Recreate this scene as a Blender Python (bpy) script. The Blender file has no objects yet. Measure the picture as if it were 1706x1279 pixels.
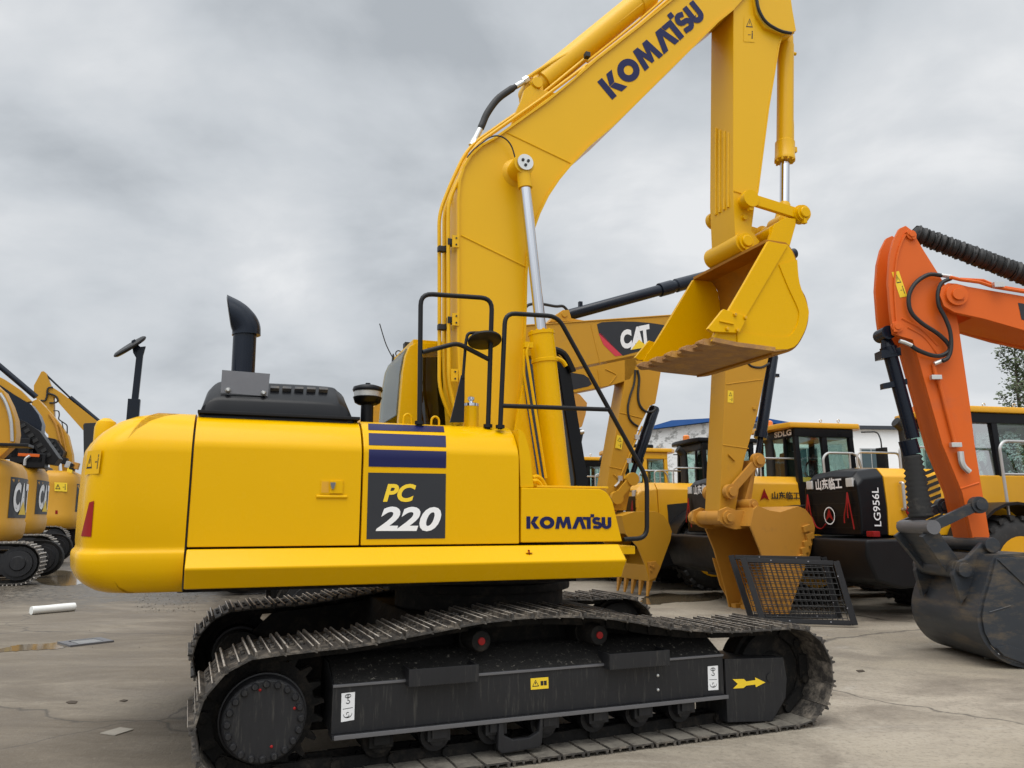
import bpy, bmesh, math, random
from mathutils import Vector, Matrix, noise
from mathutils.bvhtree import BVHTree
RN = random.Random(11)
sc = bpy.context.scene
COL = sc.collection
# ---------------------------------------------------------------- camera model
FPX, CX, CY, CAMH = 1281.0, 853.0, 639.5, 1.55
PIT = math.atan((866 - CY) / FPX)
SP, CP = math.sin(PIT), math.cos(PIT)
def ray(u, v):
    r = (u - CX) / FPX; q = (v - CY) / FPX
    return Vector((r, CP + q * SP, SP - q * CP))
def ground(u, v, z=0.0):
    d = ray(u, v); t = (z - CAMH) / d.z
    return Vector((d.x * t, d.y * t, z))
class Fr:
    """upright frame: origin on the ground, x axis turned by th; surveyed points are laid out in planes y = const"""
    def __init__(s, ox, oy, deg):
        t = math.radians(deg); s.o = Vector((ox, oy, 0)); s.th = t
        s.ax = Vector((math.cos(t), math.sin(t), 0)); s.ay = Vector((-math.sin(t), math.cos(t), 0))
    def P(s, u, v, y):
        d = ray(u, v); t = (y + s.o.dot(s.ay)) / d.dot(s.ay)
        w = d * t + Vector((0, 0, CAMH)) - s.o
        return Vector((w.dot(s.ax), y, w.z))
    def Q(s, u, v, y):
        p = s.P(u, v, y); return (p.x, p.z)
    def QS(s, pts, y): return [s.Q(u, v, y) for u, v in pts]
    def L(s, w):
        w = Vector(w) - s.o; return Vector((w.dot(s.ax), w.dot(s.ay), w.z))
    def ld(s, d): return Vector((d.dot(s.ax), d.dot(s.ay), d.z))
    def cam(s): return s.L((0, 0, CAMH))
# ---------------------------------------------------------------- materials
def N(nt, t, **k):
    n = nt.nodes.new(t)
    for a, b in k.items():
        if a in n.inputs: n.inputs[a].default_value = b
        else: setattr(n, a, b)
    return n
def mat(name, col, rough=.45, metal=0., coat=0., var=.08, vs=2.5, dirt=None, dv=(.5, .75), ds=4., bump=0., bs=30., rv=.12, stretch=(1, 1, 1), spec=.5, per_object=False):
    m = bpy.data.materials.new(name); m.use_nodes = True; nt = m.node_tree; L = nt.links.new
    b = nt.nodes['Principled BSDF']
    b.inputs['Metallic'].default_value = metal; b.inputs['Coat Weight'].default_value = coat
    b.inputs['Coat Roughness'].default_value = .08; b.inputs['Specular IOR Level'].default_value = spec
    tc = N(nt, 'ShaderNodeTexCoord'); mp = N(nt, 'ShaderNodeMapping'); mp.inputs['Scale'].default_value = stretch
    L(tc.outputs['Object'], mp.inputs['Vector'])
    if per_object:
        oi = N(nt, 'ShaderNodeObjectInfo'); ml = N(nt, 'ShaderNodeMath', operation='MULTIPLY'); L(oi.outputs['Random'], ml.inputs[0]); ml.inputs[1].default_value = 60.; L(ml.outputs[0], mp.inputs['Location'])
    n1 = N(nt, 'ShaderNodeTexNoise', Scale=vs, Detail=6., Roughness=.6); L(mp.outputs[0], n1.inputs['Vector'])
    mx = N(nt, 'ShaderNodeMix', data_type='RGBA')
    mx.inputs[6].default_value = (*[c * (1 - var) for c in col], 1); mx.inputs[7].default_value = (*[min(1, c * (1 + var)) for c in col], 1)
    L(n1.outputs['Fac'], mx.inputs[0]); out = mx.outputs[2]
    if dirt:
        n2 = N(nt, 'ShaderNodeTexNoise', Scale=ds, Detail=9., Roughness=.7); L(mp.outputs[0], n2.inputs['Vector'])
        mr = N(nt, 'ShaderNodeMapRange'); mr.inputs[1].default_value = dv[0]; mr.inputs[2].default_value = dv[1]
        L(n2.outputs['Fac'], mr.inputs[0]); m2 = N(nt, 'ShaderNodeMix', data_type='RGBA')
        L(out, m2.inputs[6]); m2.inputs[7].default_value = (*dirt, 1); L(mr.outputs[0], m2.inputs[0]); out = m2.outputs[2]
    L(out, b.inputs['Base Color'])
    n3 = N(nt, 'ShaderNodeTexNoise', Scale=vs * 3.1, Detail=5.); L(mp.outputs[0], n3.inputs['Vector'])
    r = N(nt, 'ShaderNodeMapRange'); r.inputs[3].default_value = max(.03, rough - rv); r.inputs[4].default_value = min(1, rough + rv)
    L(n3.outputs['Fac'], r.inputs[0]); L(r.outputs[0], b.inputs['Roughness'])
    if bump:
        n4 = N(nt, 'ShaderNodeTexNoise', Scale=bs, Detail=6.); L(mp.outputs[0], n4.inputs['Vector'])
        bp = N(nt, 'ShaderNodeBump', Strength=bump, Distance=.02); L(n4.outputs['Fac'], bp.inputs['Height']); L(bp.outputs[0], b.inputs['Normal'])
    return m
def glass_mat(name, tint, gl=.12):
    m = bpy.data.materials.new(name); m.use_nodes = True; nt = m.node_tree; L = nt.links.new
    nt.nodes.clear(); o = N(nt, 'ShaderNodeOutputMaterial'); t = N(nt, 'ShaderNodeBsdfTransparent', Color=(*tint, 1))
    g = N(nt, 'ShaderNodeBsdfGlossy', Roughness=.03); lw = N(nt, 'ShaderNodeLayerWeight', Blend=.35)
    ad = N(nt, 'ShaderNodeMath', operation='MULTIPLY_ADD'); ad.inputs[1].default_value = .5; ad.inputs[2].default_value = gl
    L(lw.outputs['Fresnel'], ad.inputs[0]); ms = N(nt, 'ShaderNodeMixShader'); L(ad.outputs[0], ms.inputs[0])
    L(t.outputs[0], ms.inputs[1]); L(g.outputs[0], ms.inputs[2]); L(ms.outputs[0], o.inputs[0]); return m
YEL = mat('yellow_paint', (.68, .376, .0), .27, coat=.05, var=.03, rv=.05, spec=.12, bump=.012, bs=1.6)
YELB = mat('yellow_boom_paint', (.69, .385, .004), .38, coat=.04, spec=.25, var=.04, vs=1.2, rv=.08, bump=.02, bs=6)
YELD = mat('worn_yellow_paint', (.62, .31, .010), .5, var=.1, dirt=(.24, .13, .05), dv=(.56, .8), ds=3)
SHLI = mat('shaded_bucket_shell', (.36, .155, .010), .55, spec=.2, var=.15, dirt=(.25, .12, .02), dv=(.5, .75), ds=3)  # browner than the side plates: shade inside the bucket put into the colour
RUST = mat('worn_bucket_steel', (.33, .17, .06), .65, var=.3, vs=5, dirt=(.46, .24, .035), dv=(.46, .66), ds=5, bump=.3)
BLK = mat('black_plastic', (.004, .0045, .006), .33, coat=.02, var=.2, spec=.2)
BLKM = mat('black_satin_metal', (.008, .008, .009), .42, var=.2, spec=.25)
NAVY = mat('blue_black_paint', (.005, .009, .018), .25, coat=.06, var=.2, spec=.25)
FRM = mat('track_frame_paint', (.013, .013, .0145), .5, spec=.35, var=.3, vs=5, dirt=(.075, .07, .06), dv=(.55, .82), ds=7, stretch=(6, 6, .6))
MUD = mat('muddy_black_steel', (.016, .015, .014), .8, spec=.3, var=.4, vs=9, dirt=(.26, .24, .20), dv=(.585, .68), ds=34, bump=.6, bs=60)
DRK = mat('greasy_dark_steel', (.009, .0085, .008), .75, spec=.2, var=.4, dirt=(.05, .04, .03), dv=(.5, .8), ds=9, bump=.3)
SHOE = mat('track_shoe_steel', (.034, .030, .026), .6, var=.35, vs=9, dirt=(.20, .17, .135), dv=(.48, .70), ds=9, bump=.5, bs=40, per_object=True)
DUSTY = mat('dusty_shoe_underside', (.15, .135, .11), .8, var=.3, vs=7, dirt=(.05, .043, .036), dv=(.45, .68), ds=7, bump=.4, bs=30, per_object=True)
SHOEW = mat('worn_grouser_edge', (.46, .42, .37), .45, var=.25, vs=12, dirt=(.12, .09, .07), dv=(.52, .64), ds=10, metal=.3, per_object=True)
CHR = mat('chrome_rod', (.62, .63, .66), .07, metal=1., var=.05, rv=.04)
ZINC = mat('zinc_fitting', (.6, .6, .58), .35, metal=.8, var=.15)
SHLD = mat('bare_steel_plate', (.17, .17, .18), .45, metal=.7, var=.12, vs=8)
WHT = mat('white_decal', (.78, .78, .78), .45, var=.03)
BLUE = mat('blue_decal', (.007, .009, .062), .4, var=.05, spec=.25)
CHAR = mat('charcoal_decal', (.024, .026, .031), .45, var=.1, spec=.3)
RED = mat('red_reflector', (.26, .010, .010), .45, coat=.03, spec=.2, var=.1)
STK = mat('yellow_sticker', (.82, .56, .02), .5, var=.03)
INK = mat('black_ink', (.01, .01, .01), .6, var=.1)
PINK = mat('red_stripe_decal', (.55, .03, .05), .4, var=.05)
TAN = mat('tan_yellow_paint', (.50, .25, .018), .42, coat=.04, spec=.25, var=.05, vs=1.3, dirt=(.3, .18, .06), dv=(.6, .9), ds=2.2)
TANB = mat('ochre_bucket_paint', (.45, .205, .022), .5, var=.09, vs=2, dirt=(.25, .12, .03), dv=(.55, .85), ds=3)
LYEL = mat('loader_yellow_paint', (.72, .36, .008), .38, coat=.1, var=.06)
ORG = mat('orange_paint', (.62, .112, .012), .42, coat=.04, spec=.25, var=.06, vs=1.5, dirt=(.45, .11, .04), dv=(.55, .9), ds=2)
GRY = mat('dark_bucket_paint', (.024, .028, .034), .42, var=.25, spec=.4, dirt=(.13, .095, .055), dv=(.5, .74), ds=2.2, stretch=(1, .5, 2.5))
RUB = mat('tyre_rubber', (.018, .018, .018), .75, var=.25, dirt=(.08, .07, .06), dv=(.55, .8), ds=6)
GLS = glass_mat('green_tinted_glass', (.66, .84, .79), .1)
GLC = glass_mat('clear_cab_glass', (.55, .62, .60), .12); GLD = glass_mat('dark_cab_glass', (.12, .14, .14), .06)
SEAT = mat('seat_fabric', (.02, .03, .032), .8)
GALV = mat('galvanised_rail', (.5, .5, .49), .4, metal=.7)
AMB = mat('amber_lens', (.75, .2, .02), .25, coat=.4)
LAMP = mat('lamp_lens', (.55, .55, .53), .15, coat=.6)
# ---------------------------------------------------------------- mesh builder
def crv(pts, k=5, closed=False):
    n = len(pts); out = []; V = [Vector(p) for p in pts]
    rng = n if closed else n - 1
    for i in range(rng):
        if closed: a, b, c, d = V[(i - 1) % n], V[i], V[(i + 1) % n], V[(i + 2) % n]
        else: a, b, c, d = V[max(i - 1, 0)], V[i], V[i + 1], V[min(i + 2, n - 1)]
        for j in range(k):
            t = j / k
            out.append(.5 * ((2 * b) + (c - a) * t + (2 * a - 5 * b + 4 * c - d) * t * t + (3 * b - a - 3 * c + d) * t ** 3))
    if not closed: out.append(V[-1])
    return [tuple(p) for p in out]
def fillet(pts, r, k=5):
    V = [Vector(p) for p in pts]; out = [V[0]]
    for i in range(1, len(V) - 1):
        a, b, c = V[i - 1], V[i], V[i + 1]
        d1 = (a - b); d2 = (c - b); q = min(r, d1.length * .48, d2.length * .48)
        p1 = b + d1.normalized() * q; p2 = b + d2.normalized() * q
        for j in range(k + 1):
            t = j / k; out.append((1 - t) ** 2 * p1 + 2 * t * (1 - t) * b + t * t * p2)
    out.append(V[-1]); return out
class MB:
    def __init__(s): s.v = []; s.f = []; s.m = []
    def add(s, vs, fs, m=0):
        o = len(s.v); s.v += [Vector(v) for v in vs]
        for f in fs: s.f.append([i + o for i in f]); s.m.append(m)
        return s
    def prism(s, pts, y0, y1, m=0, inset=None):
        n = len(pts); vs = [(x, y0, z) for x, z in pts] + [(x, y1, z) for x, z in pts]
        return s.add(vs, [list(range(n)), list(range(2 * n - 1, n - 1, -1))] + [[i, (i + 1) % n, n + (i + 1) % n, n + i] for i in range(n)], m)
    def xprism(s, prof, x0, x1, m=0):
        n = len(prof); vs = [(x0, y, z) for y, z in prof] + [(x1, y, z) for y, z in prof]
        return s.add(vs, [list(range(n)), list(range(2 * n - 1, n - 1, -1))] + [[i, (i + 1) % n, n + (i + 1) % n, n + i] for i in range(n)], m)
    def zprism(s, pts, z0, z1, m=0):
        n = len(pts); vs = [(x, y, z0) for x, y in pts] + [(x, y, z1) for x, y in pts]
        return s.add(vs, [list(range(n)), list(range(2 * n - 1, n - 1, -1))] + [[i, (i + 1) % n, n + (i + 1) % n, n + i] for i in range(n)], m)
    def box(s, x0, x1, y0, y1, z0, z1, m=0):
        return s.xprism([(y0, z0), (y1, z0), (y1, z1), (y0, z1)], x0, x1, m)
    def obox(s, c, ax, ay, az, m=0):
        c, ax, ay, az = map(Vector, (c, ax, ay, az)); vs = [c + ax * i + ay * j + az * k for i in (-1, 1) for j in (-1, 1) for k in (-1, 1)]
        return s.add(vs, [(0, 1, 3, 2), (4, 6, 7, 5), (0, 4, 5, 1), (2, 3, 7, 6), (0, 2, 6, 4), (1, 5, 7, 3)], m)
    def beam(s, p, q, w, h, m=0, up=(0, 1, 0)):
        p, q = Vector(p), Vector(q); d = q - p; x = d.normalized(); b = Vector(up); b = (b - x * b.dot(x)).normalized(); c = x.cross(b)
        return s.obox((p + q) / 2, d / 2, b * w / 2, c * h / 2, m)
    def rev(s, p, q, prof, n=20, m=0, caps=True):
        p, q = Vector(p), Vector(q); d = (q - p).normalized(); a = d.orthogonal().normalized(); b = d.cross(a)
        vs = []; k = len(prof)
        for t, r in prof:
            c = p + d * t
            for i in range(n):
                g = 2 * math.pi * i / n; vs.append(c + (a * math.cos(g) + b * math.sin(g)) * r)
        fs = [[j * n + i, j * n + (i + 1) % n, (j + 1) * n + (i + 1) % n, (j + 1) * n + i] for j in range(k - 1) for i in range(n)]
        if caps: fs += [list(range(n - 1, -1, -1)), list(range((k - 1) * n, k * n))]
        return s.add(vs, fs, m)
    def cyl(s, p, q, r, n=18, m=0, r1=None):
        l = (Vector(q) - Vector(p)).length; return s.rev(p, q, [(0, r), (l, r if r1 is None else r1)], n, m)
    def tube(s, pts, r, n=8, m=0, fil=0, fk=5):
        V = fillet(pts, fil, fk) if fil else [Vector(p) for p in pts]
        k = len(V); T = [(V[min(i + 1, k - 1)] - V[max(i - 1, 0)]).normalized() for i in range(k)]
        a = T[0].orthogonal().normalized(); vs = []
        for i in range(k):
            a = (a - T[i] * a.dot(T[i])).normalized(); b = T[i].cross(a)
            rr = r(i / (k - 1)) if callable(r) else r
            vs += [V[i] + (a * math.cos(2 * math.pi * j / n) + b * math.sin(2 * math.pi * j / n)) * rr for j in range(n)]
        fs = [[i * n + j, i * n + (j + 1) % n, (i + 1) * n + (j + 1) % n, (i + 1) * n + j] for i in range(k - 1) for j in range(n)]
        return s.add(vs, fs + [list(range(n - 1, -1, -1)), list(range((k - 1) * n, k * n))], m)
    def loft(s, secs, m=0, closed=True, caps=True, loop=False):
        n = len(secs[0]); k = len(secs); vs = [p for q in secs for p in q]
        rj = range(n) if closed else range(n - 1); ri = range(k) if loop else range(k - 1)
        fs = [[i * n + j, i * n + (j + 1) % n, ((i + 1) % k) * n + (j + 1) % n, ((i + 1) % k) * n + j] for i in ri for j in rj]
        if caps and not loop: fs += [list(range(n - 1, -1, -1)), list(range((k - 1) * n, k * n))]
        return s.add(vs, fs, m)
    def strip(s, chain, y0, y1, t, out=.004, m=0):
        """plate of thickness t bent along a chain of (x, z) points, reaching from y0 to y1"""
        V = [Vector((x, z)) for x, z in chain]; k = len(V); secs = []
        for i in range(k):
            d = (V[min(i + 1, k - 1)] - V[max(i - 1, 0)]).normalized(); nn = Vector((-d.y, d.x))
            a = V[i] + nn * out; b = V[i] - nn * t
            secs.append([(a.x, y0, a.y), (a.x, y1, a.y), (b.x, y1, b.y), (b.x, y0, b.y)])
        return s.loft(secs, m)
    def build(s, name, mats, parent=None, bev=0, seg=2, ang=32, rotz=0, sharp=38):
        me = bpy.data.meshes.new(name); me.from_pydata([tuple(v) for v in s.v], [], s.f)
        mats = mats if isinstance(mats, (list, tuple)) else [mats]
        for m in mats: me.materials.append(m)
        me.polygons.foreach_set('material_index', s.m)
        bm = bmesh.new(); bm.from_mesh(me); bmesh.ops.recalc_face_normals(bm, faces=bm.faces)
        if bev:
            es = [e for e in bm.edges if len(e.link_faces) == 2 and e.calc_face_angle(0) > math.radians(ang)]
            if es: bmesh.ops.bevel(bm, geom=es, offset=bev, segments=seg, profile=.6, affect='EDGES', clamp_overlap=True)
        bm.to_mesh(me); bm.free(); me.shade_smooth(); me.set_sharp_from_angle(angle=math.radians(sharp)); me.update()
        o = bpy.data.objects.new(name, me); COL.objects.link(o); o.parent = parent
        if rotz: o.rotation_euler = (0, 0, rotz)
        if bev:
            w = o.modifiers.new('weighted', 'WEIGHTED_NORMAL'); w.keep_sharp = True
        return o
def thing(name, label, cat, fr=None, group=None, loc=None):
    o = bpy.data.objects.new(name, None); COL.objects.link(o); o.empty_display_size = .2
    if fr: o.location = fr.o; o.rotation_euler = (0, 0, fr.th)
    if loc is not None: o.location = loc
    return tag(o, label, cat, group)
def tag(o, label=None, cat=None, group=None, kind=None):
    if label: o['label'] = label
    if cat: o['category'] = cat
    if group: o['group'] = group
    if kind: o['kind'] = kind
    return o
def copy_part(o, parent):
    c = o.copy(); COL.objects.link(c); c.parent = parent; return c
# ---------------------------------------------------------------- lettering
def glyphs(body, shear=0., bold=0.):
    c = bpy.data.curves.new('lettering', 'FONT'); c.body = body; c.shear = shear; c.offset = bold; c.resolution_u = 4
    o = bpy.data.objects.new('lettering', c); COL.objects.link(o)
    dg = bpy.context.evaluated_depsgraph_get(); e = o.evaluated_get(dg); m = e.to_mesh()
    vs = [(v.co.x, v.co.y) for v in m.vertices]; fs = [list(p.vertices) for p in m.polygons]
    e.to_mesh_clear(); bpy.data.objects.remove(o); bpy.data.curves.remove(c)
    x0 = min(v[0] for v in vs); x1 = max(v[0] for v in vs); y0 = min(v[1] for v in vs); y1 = max(v[1] for v in vs)
    return [((x - x0) / (x1 - x0), (y - y0) / (y1 - y0)) for x, y in vs], fs
def put_text(mb, body, o, ex, ey, m=0, shear=0., bold=0., lift=(0, 0, 0)):
    """lettering filling the parallelogram o, o+ex, o+ey"""
    vs, fs = glyphs(body, shear, bold); o, ex, ey, lift = map(Vector, (o, ex, ey, lift))
    mb.add([o + ex * a + ey * b + lift for a, b in vs], fs, m)
def stroke(pts, w):
    V = [Vector(p) for p in pts]; k = len(V); vs = []; cl = (V[0] - V[-1]).length < 1e-6
    for i in range(k):
        a = V[i - 1] if i else (V[-2] if cl else V[0]); b = V[i + 1] if i < k - 1 else (V[1] if cl else V[-1])
        d1 = (V[i] - a).normalized() if i or cl else (b - V[i]).normalized(); d2 = (b - V[i]).normalized() if i < k - 1 or cl else d1
        d = (d1 + d2).normalized(); n = Vector((-d.y, d.x)); f = w / 2 / max(.5, d.dot(d1))
        vs += [tuple(V[i] + n * f), tuple(V[i] - n * f)]
    return vs, [[2 * i, 2 * i + 1, 2 * i + 3, 2 * i + 2] for i in range(k - 1)]
def arc(cx, cy, rx, ry, a0, a1, n=14):
    return [(cx + rx * math.cos(math.radians(a0 + (a1 - a0) * i / n)), cy + ry * math.sin(math.radians(a0 + (a1 - a0) * i / n))) for i in range(n + 1)]
def maker_name():
    """the maker's seven-letter wordmark as flat pieces in a 5.9 x 1 box (raised square beside the T)"""
    P = []
    def po(*p): P.append((list(p), [list(range(len(p)))]))
    def st(p, w): P.append(stroke(p, w))
    po((0, 0), (.27, 0), (.27, 1), (0, 1)); po((.29, .5), (.52, 1), (.84, 1), (.58, .52)); po((.29, .48), (.58, .5), (.9, 0), (.56, 0))
    st(arc(1.4, .5, .36, .36, 0, 360, 28), .29)
    po(*[(1.95 + a, b) for a, b in ((0, 0), (.27, 0), (.34, .56), (.5, .06), (.65, .06), (.81, .56), (.88, 0), (1.15, 0), (1.0, 1), (.72, 1), (.575, .5), (.43, 1), (.15, 1))])
    po(*[(3.13 + a, b) for a, b in ((0, 0), (.29, 0), (.52, .66), (.71, 0), (1.0, 0), (.69, 1), (.35, 1))])
    po((3.92, .76), (4.17, .76), (4.17, 0), (4.45, 0), (4.45, 1), (3.85, 1)); po((4.44, .98), (4.7, .98), (4.7, 1.24), (4.44, 1.24))
    st([(5.1, .8)] + arc(4.87, .69, .19, .19, 60, 250, 10) + arc(4.93, .31, .21, .19, 70, -120, 10) + [(4.62, .16)], .25)
    st([(5.36, 1), (5.36, .36)] + arc(5.58, .36, .22, .23, 180, 360, 10) + [(5.8, 1)], .26)
    return P
def put_name(mb, o, ex, ey, m, nrm):
    o, ex, ey, nrm = Vector(o), Vector(ex) / 5.93, Vector(ey), Vector(nrm)
    for i, (vs, fs) in enumerate(maker_name()):
        mb.add([o + ex * a + ey * b + nrm * (.0003 * i) for a, b in vs], fs, m)
def sticker(mb, o, ex, ey, n, base=0, ink=1, figure=True, tall=False):
    """warning sticker: plate, outlined triangle, arrow and figure"""
    o, ex, ey, n = map(Vector, (o, ex, ey, n))
    def q(pts, l, m): mb.add([o + ex * a + ey * b + n * l for a, b in pts], [list(range(len(pts)))], m)
    q([(0, 0), (1, 0), (1, 1), (0, 1)], 0, base)
    T = (lambda a, b: (b * .8 + .1, 1 - a)) if False else (lambda a, b: (a, b))
    c = ((.5, .72) if tall else (.27, .55)); w = .32 if tall else .2; h = .17 if tall else .3
    tri = [(c[0] - w, c[1] - h), (c[0] + w, c[1] - h), (c[0], c[1] + h)]
    ti = [(c[0] + (a - c[0]) * .72, c[1] + (b - c[1]) * .72 - h * .04) for a, b in tri]
    for i in range(3):
        j = (i + 1) % 3; q([tri[i], tri[j], ti[j], ti[i]], .0008, ink)
    q([(c[0] - .03, c[1] - h * .3), (c[0] + .03, c[1] - h * .3), (c[0] + .02, c[1] + h * .35), (c[0] - .02, c[1] + h * .35)], .001, ink)
    if figure:
        fx, fy, fw, fh = ((.72, .12, .1, .3) if tall else (.82, .2, .05, .62))
        q([(fx, fy), (fx + fw, fy), (fx + fw, fy + fh * .75), (fx, fy + fh * .75)], .0008, ink)
        q([(fx, fy + fh * .8), (fx + fw, fy + fh * .8), (fx + fw, fy + fh), (fx, fy + fh)], .0008, ink)
        q([(fx - fw * 3.4, fy + fh * .45), (fx - fw * .8, fy + fh * .45), (fx - fw * .8, fy + fh * .53), (fx - fw * 3.4, fy + fh * .53)], .0008, ink)
def project(fr, target, quad, nx=6, ny=6, off=.003):
    """bends a decal over a part: quad of sight points -> grid lying on the part's surface"""
    me = target.data; bv = BVHTree.FromPolygons([v.co for v in me.vertices], [list(p.vertices) for p in me.polygons])
    c = fr.cam(); g = []
    (a, b, d, e) = [Vector(p) for p in quad]
    for j in range(ny + 1):
        for i in range(nx + 1):
            s, t = i / nx, j / ny; p = a * (1 - s) * (1 - t) + b * s * (1 - t) + d * s * t + e * (1 - s) * t
            h = bv.ray_cast(c, fr.ld(ray(p.x, p.y)).normalized())
            if h[0] is None: return None
            n = h[1] if h[1].dot(c - h[0]) > 0 else -h[1]
            g.append(h[0] + n * off)
    return g, [[j * (nx + 1) + i, j * (nx + 1) + i + 1, (j + 1) * (nx + 1) + i + 1, (j + 1) * (nx + 1) + i] for j in range(ny) for i in range(nx)]
# ================================================================ the main excavator
FU = Fr(.0378, 6.986, 20.14); FL = Fr(.0378, 6.986, 22.5); DR = FL.th - FU.th
EX = thing('crawler_excavator', 'big glossy yellow crawler excavator in front with blue stripes and PC 220 on its side', 'excavator', FU)
def part(mb, name, m, **k): return mb.build(name, m, EX, **k)
YB = -1.35
def X(u, v, y=YB): return FU.Q(u, v, y)[0]
def Z(u, v, y=YB): return FU.Q(u, v, y)[1]
xg = X(319, 800); xd = X(603, 806); xp = X(866, 812); ZB = 1.385; ZT = 2.205
PROF = [(YB, ZB), (YB, 1.995), (-1.33, 2.045), (-1.295, 2.105), (-1.245, 2.165), (-1.18, 2.208), (-1.1, 2.235), (-.6, 2.25), (-.6, 2.15), (-1.1, 2.14), (-1.24, 2.05), (-1.29, 1.98), (-1.29, ZB)]
# counterweight
CWZ = [(1.11, .25, .3), (1.111, .15, .2), (1.115, .115, .154), (1.13, .082, .11), (1.16, .048, .065), (1.2, .022, .03), (1.25, .005, .007), (1.31, 0, 0), (1.345, .001, 0), (1.36, .006, .006), (1.37, .018, .018), (1.39, .02, .022), (1.42, .014, .018), (1.7, .012, .014), (1.96, .012, .02), (1.995, .014, .026), (2.045, .036, .05), (2.105, .07, .095), (2.165, .12, .16), (2.208, .185, .24), (2.235, .27, .32), (2.25, .4, .37), (2.256, .8, .385)]
def cw_secs(xg, xr, w, zs, xc, ex=3.6, n=17):
    secs = []
    for zz in zs:
        z, d = zz[0], zz[-1]
        if len(zz) == 3:      # own inset for the sides; tight corners and a gently bowed tail
            hw = w - zz[1]; xe = xr + d; R = .2; by_ = hw - R; pts = [(xg, -hw, z), ((xg + xe) / 2, -hw, z)]
            half = [(xe + .16 + R - R * math.sin(t), -(by_ + R * math.cos(t)), z) for t in [math.pi / 2 * i / 7 * .86 for i in range(8)]]
            x7, y7 = half[-1][0], -half[-1][1]
            half += [(x7 - (x7 - xe) * (1 - (1 - q) ** 2), -y7 * (1 - q), z) for q in (.12, .28, .45, .62, .8, 1.)]
            pts += half + [(x, -y, zq) for x, y, zq in half[-2::-1]] + [((xg + xe) / 2, hw, z), (xg, hw, z)]
            secs.append(pts); continue
        a = xc - xr - d * .9; hw = w - d; pts = [(xg, -hw, z), ((xg + xc) / 2, -hw, z)]
        for i in range(n):
            t = -math.pi / 2 + math.pi * i / (n - 1); c, s = math.cos(t), math.sin(t)
            pts.append((xc - a * abs(c) ** (2 / ex), math.copysign(abs(s) ** (2 / ex), s) * hw, z))
        pts += [((xg + xc) / 2, hw, z), (xg, hw, z)]; secs.append(pts)
    return secs
mb = MB(); mb.loft(cw_secs(xg - .012, -3.44, 1.372, CWZ, -2.75))
CW = part(mb, 'counterweight', YEL, sharp=80)
mb = MB(); g = project(FU, CW, [(136, 893), (152.5, 894), (157.5, 834), (149.5, 837)], 4, 8, .004)
if g: mb.add(*g); mb.build('rear_reflector', RED, CW)
g = project(FU, CW, [(145, 791), (168, 789), (173.5, 747), (150, 752)], 5, 5, .003)
if g:
    G, Fc = g; mb = MB(); o, ex, ey = G[0], G[5] - G[0], G[30] - G[0]; n = ex.cross(ey).normalized(); n = n if n.dot(FU.cam() - o) > 0 else -n
    sticker(mb, o + n * .012, ex, ey, n); mb.build('warning_sticker', [YEL, INK], CW)
mb = MB(); p = FU.P(178, 697, .9); mb.rev((p.x, p.y, p.z - .2), (p.x, p.y, p.z), [(0, .09), (.12, .09), (.17, .075), (.2, .03)], 18); mb.build('lifting_lug', YEL, CW)
mb = MB(); mb.xprism([(-1.345, 1.13), (-1.31, 2.0), (-1.2, 2.13), (-.9, 2.165), (-.9, 1.13)], xg - .01, xg - .003); mb.build('panel_joint', INK, CW)
# doors
mb = MB(); mb.xprism(PROF, xg, xd - .006); DOOR = part(mb, 'engine_door', YEL, bev=.008)
mb = MB()
x0, z0 = FU.Q(533, 823, YB); x1, z1 = FU.Q(573, 800, YB)
mb.box(x0, x1, YB - .004, YB + .01, z0, z1, 0); mb.box(x0 + .006, x0 + .055, YB - .006, YB, z0 + .008, z1 - .008, 1)
mb.box(x0 + .06, x1 - .008, YB - .012, YB, z0 + .006, z1 - .004, 0)
xl, zl = FU.Q(549, 815, YB); xm, zm = FU.Q(559, 803, YB); mb.prism([(xl + .01, zl), (xm - .01, zl), (xm, zm - .015), (xm, zm), (xl, zm), (xl, zm - .015)], YB - .022, YB - .01, 2)
mb.build('door_latch', [YEL, YELD, SHLD], DOOR, bev=.002)
mb = MB(); mb.tube([FU.P(527, 827, YB), FU.P(578, 827.5, YB)], .012, 8); mb.build('pressed_rib', YEL, DOOR)
mb = MB(); mb.xprism(PROF, xd + .006, xp - .005); PUMP = part(mb, 'pump_door', YEL, bev=.008)
yd = YB - .003
mb = MB(); q = lambda u, v: FU.P(u, v, yd)
mb.add([q(610.5, 898), q(741.5, 896.5), q(743, 789), q(613.5, 787)], [(0, 1, 2, 3)], 0)
for a, b, c, d, m, tx in ((190 / 1, 512, 372, 412, 1, 'PC'), (150, 672, 510, 536, 2, '220')):
    s = .3048; o = q(580 + a * s, 680 + b * s); r = q(580 + c * s, 680 + b * s); t = q(580 + a * s, 680 + d * s)
    put_text(mb, tx, o, r - o, t - o, m, shear=.28, bold=.035, lift=(0, -.0015, 0))
mb.build('model_number_decal', [CHAR, STK, WHT], PUMP)
for quad in ([(614, 777), (743, 779.5), (743.5, 752), (614.5, 748.5)], [(614.5, 741.5), (743, 745), (742.5, 726), (614, 721.5)], [(613.5, 716.5), (740.5, 720.3), (739, 710.5), (613.2, 706)]):
    g = project(FU, PUMP, quad, 4, 4, .003)
    if g: mb = MB(); mb.add(*g); mb.build('stripe_decal', BLUE, PUMP)
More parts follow.
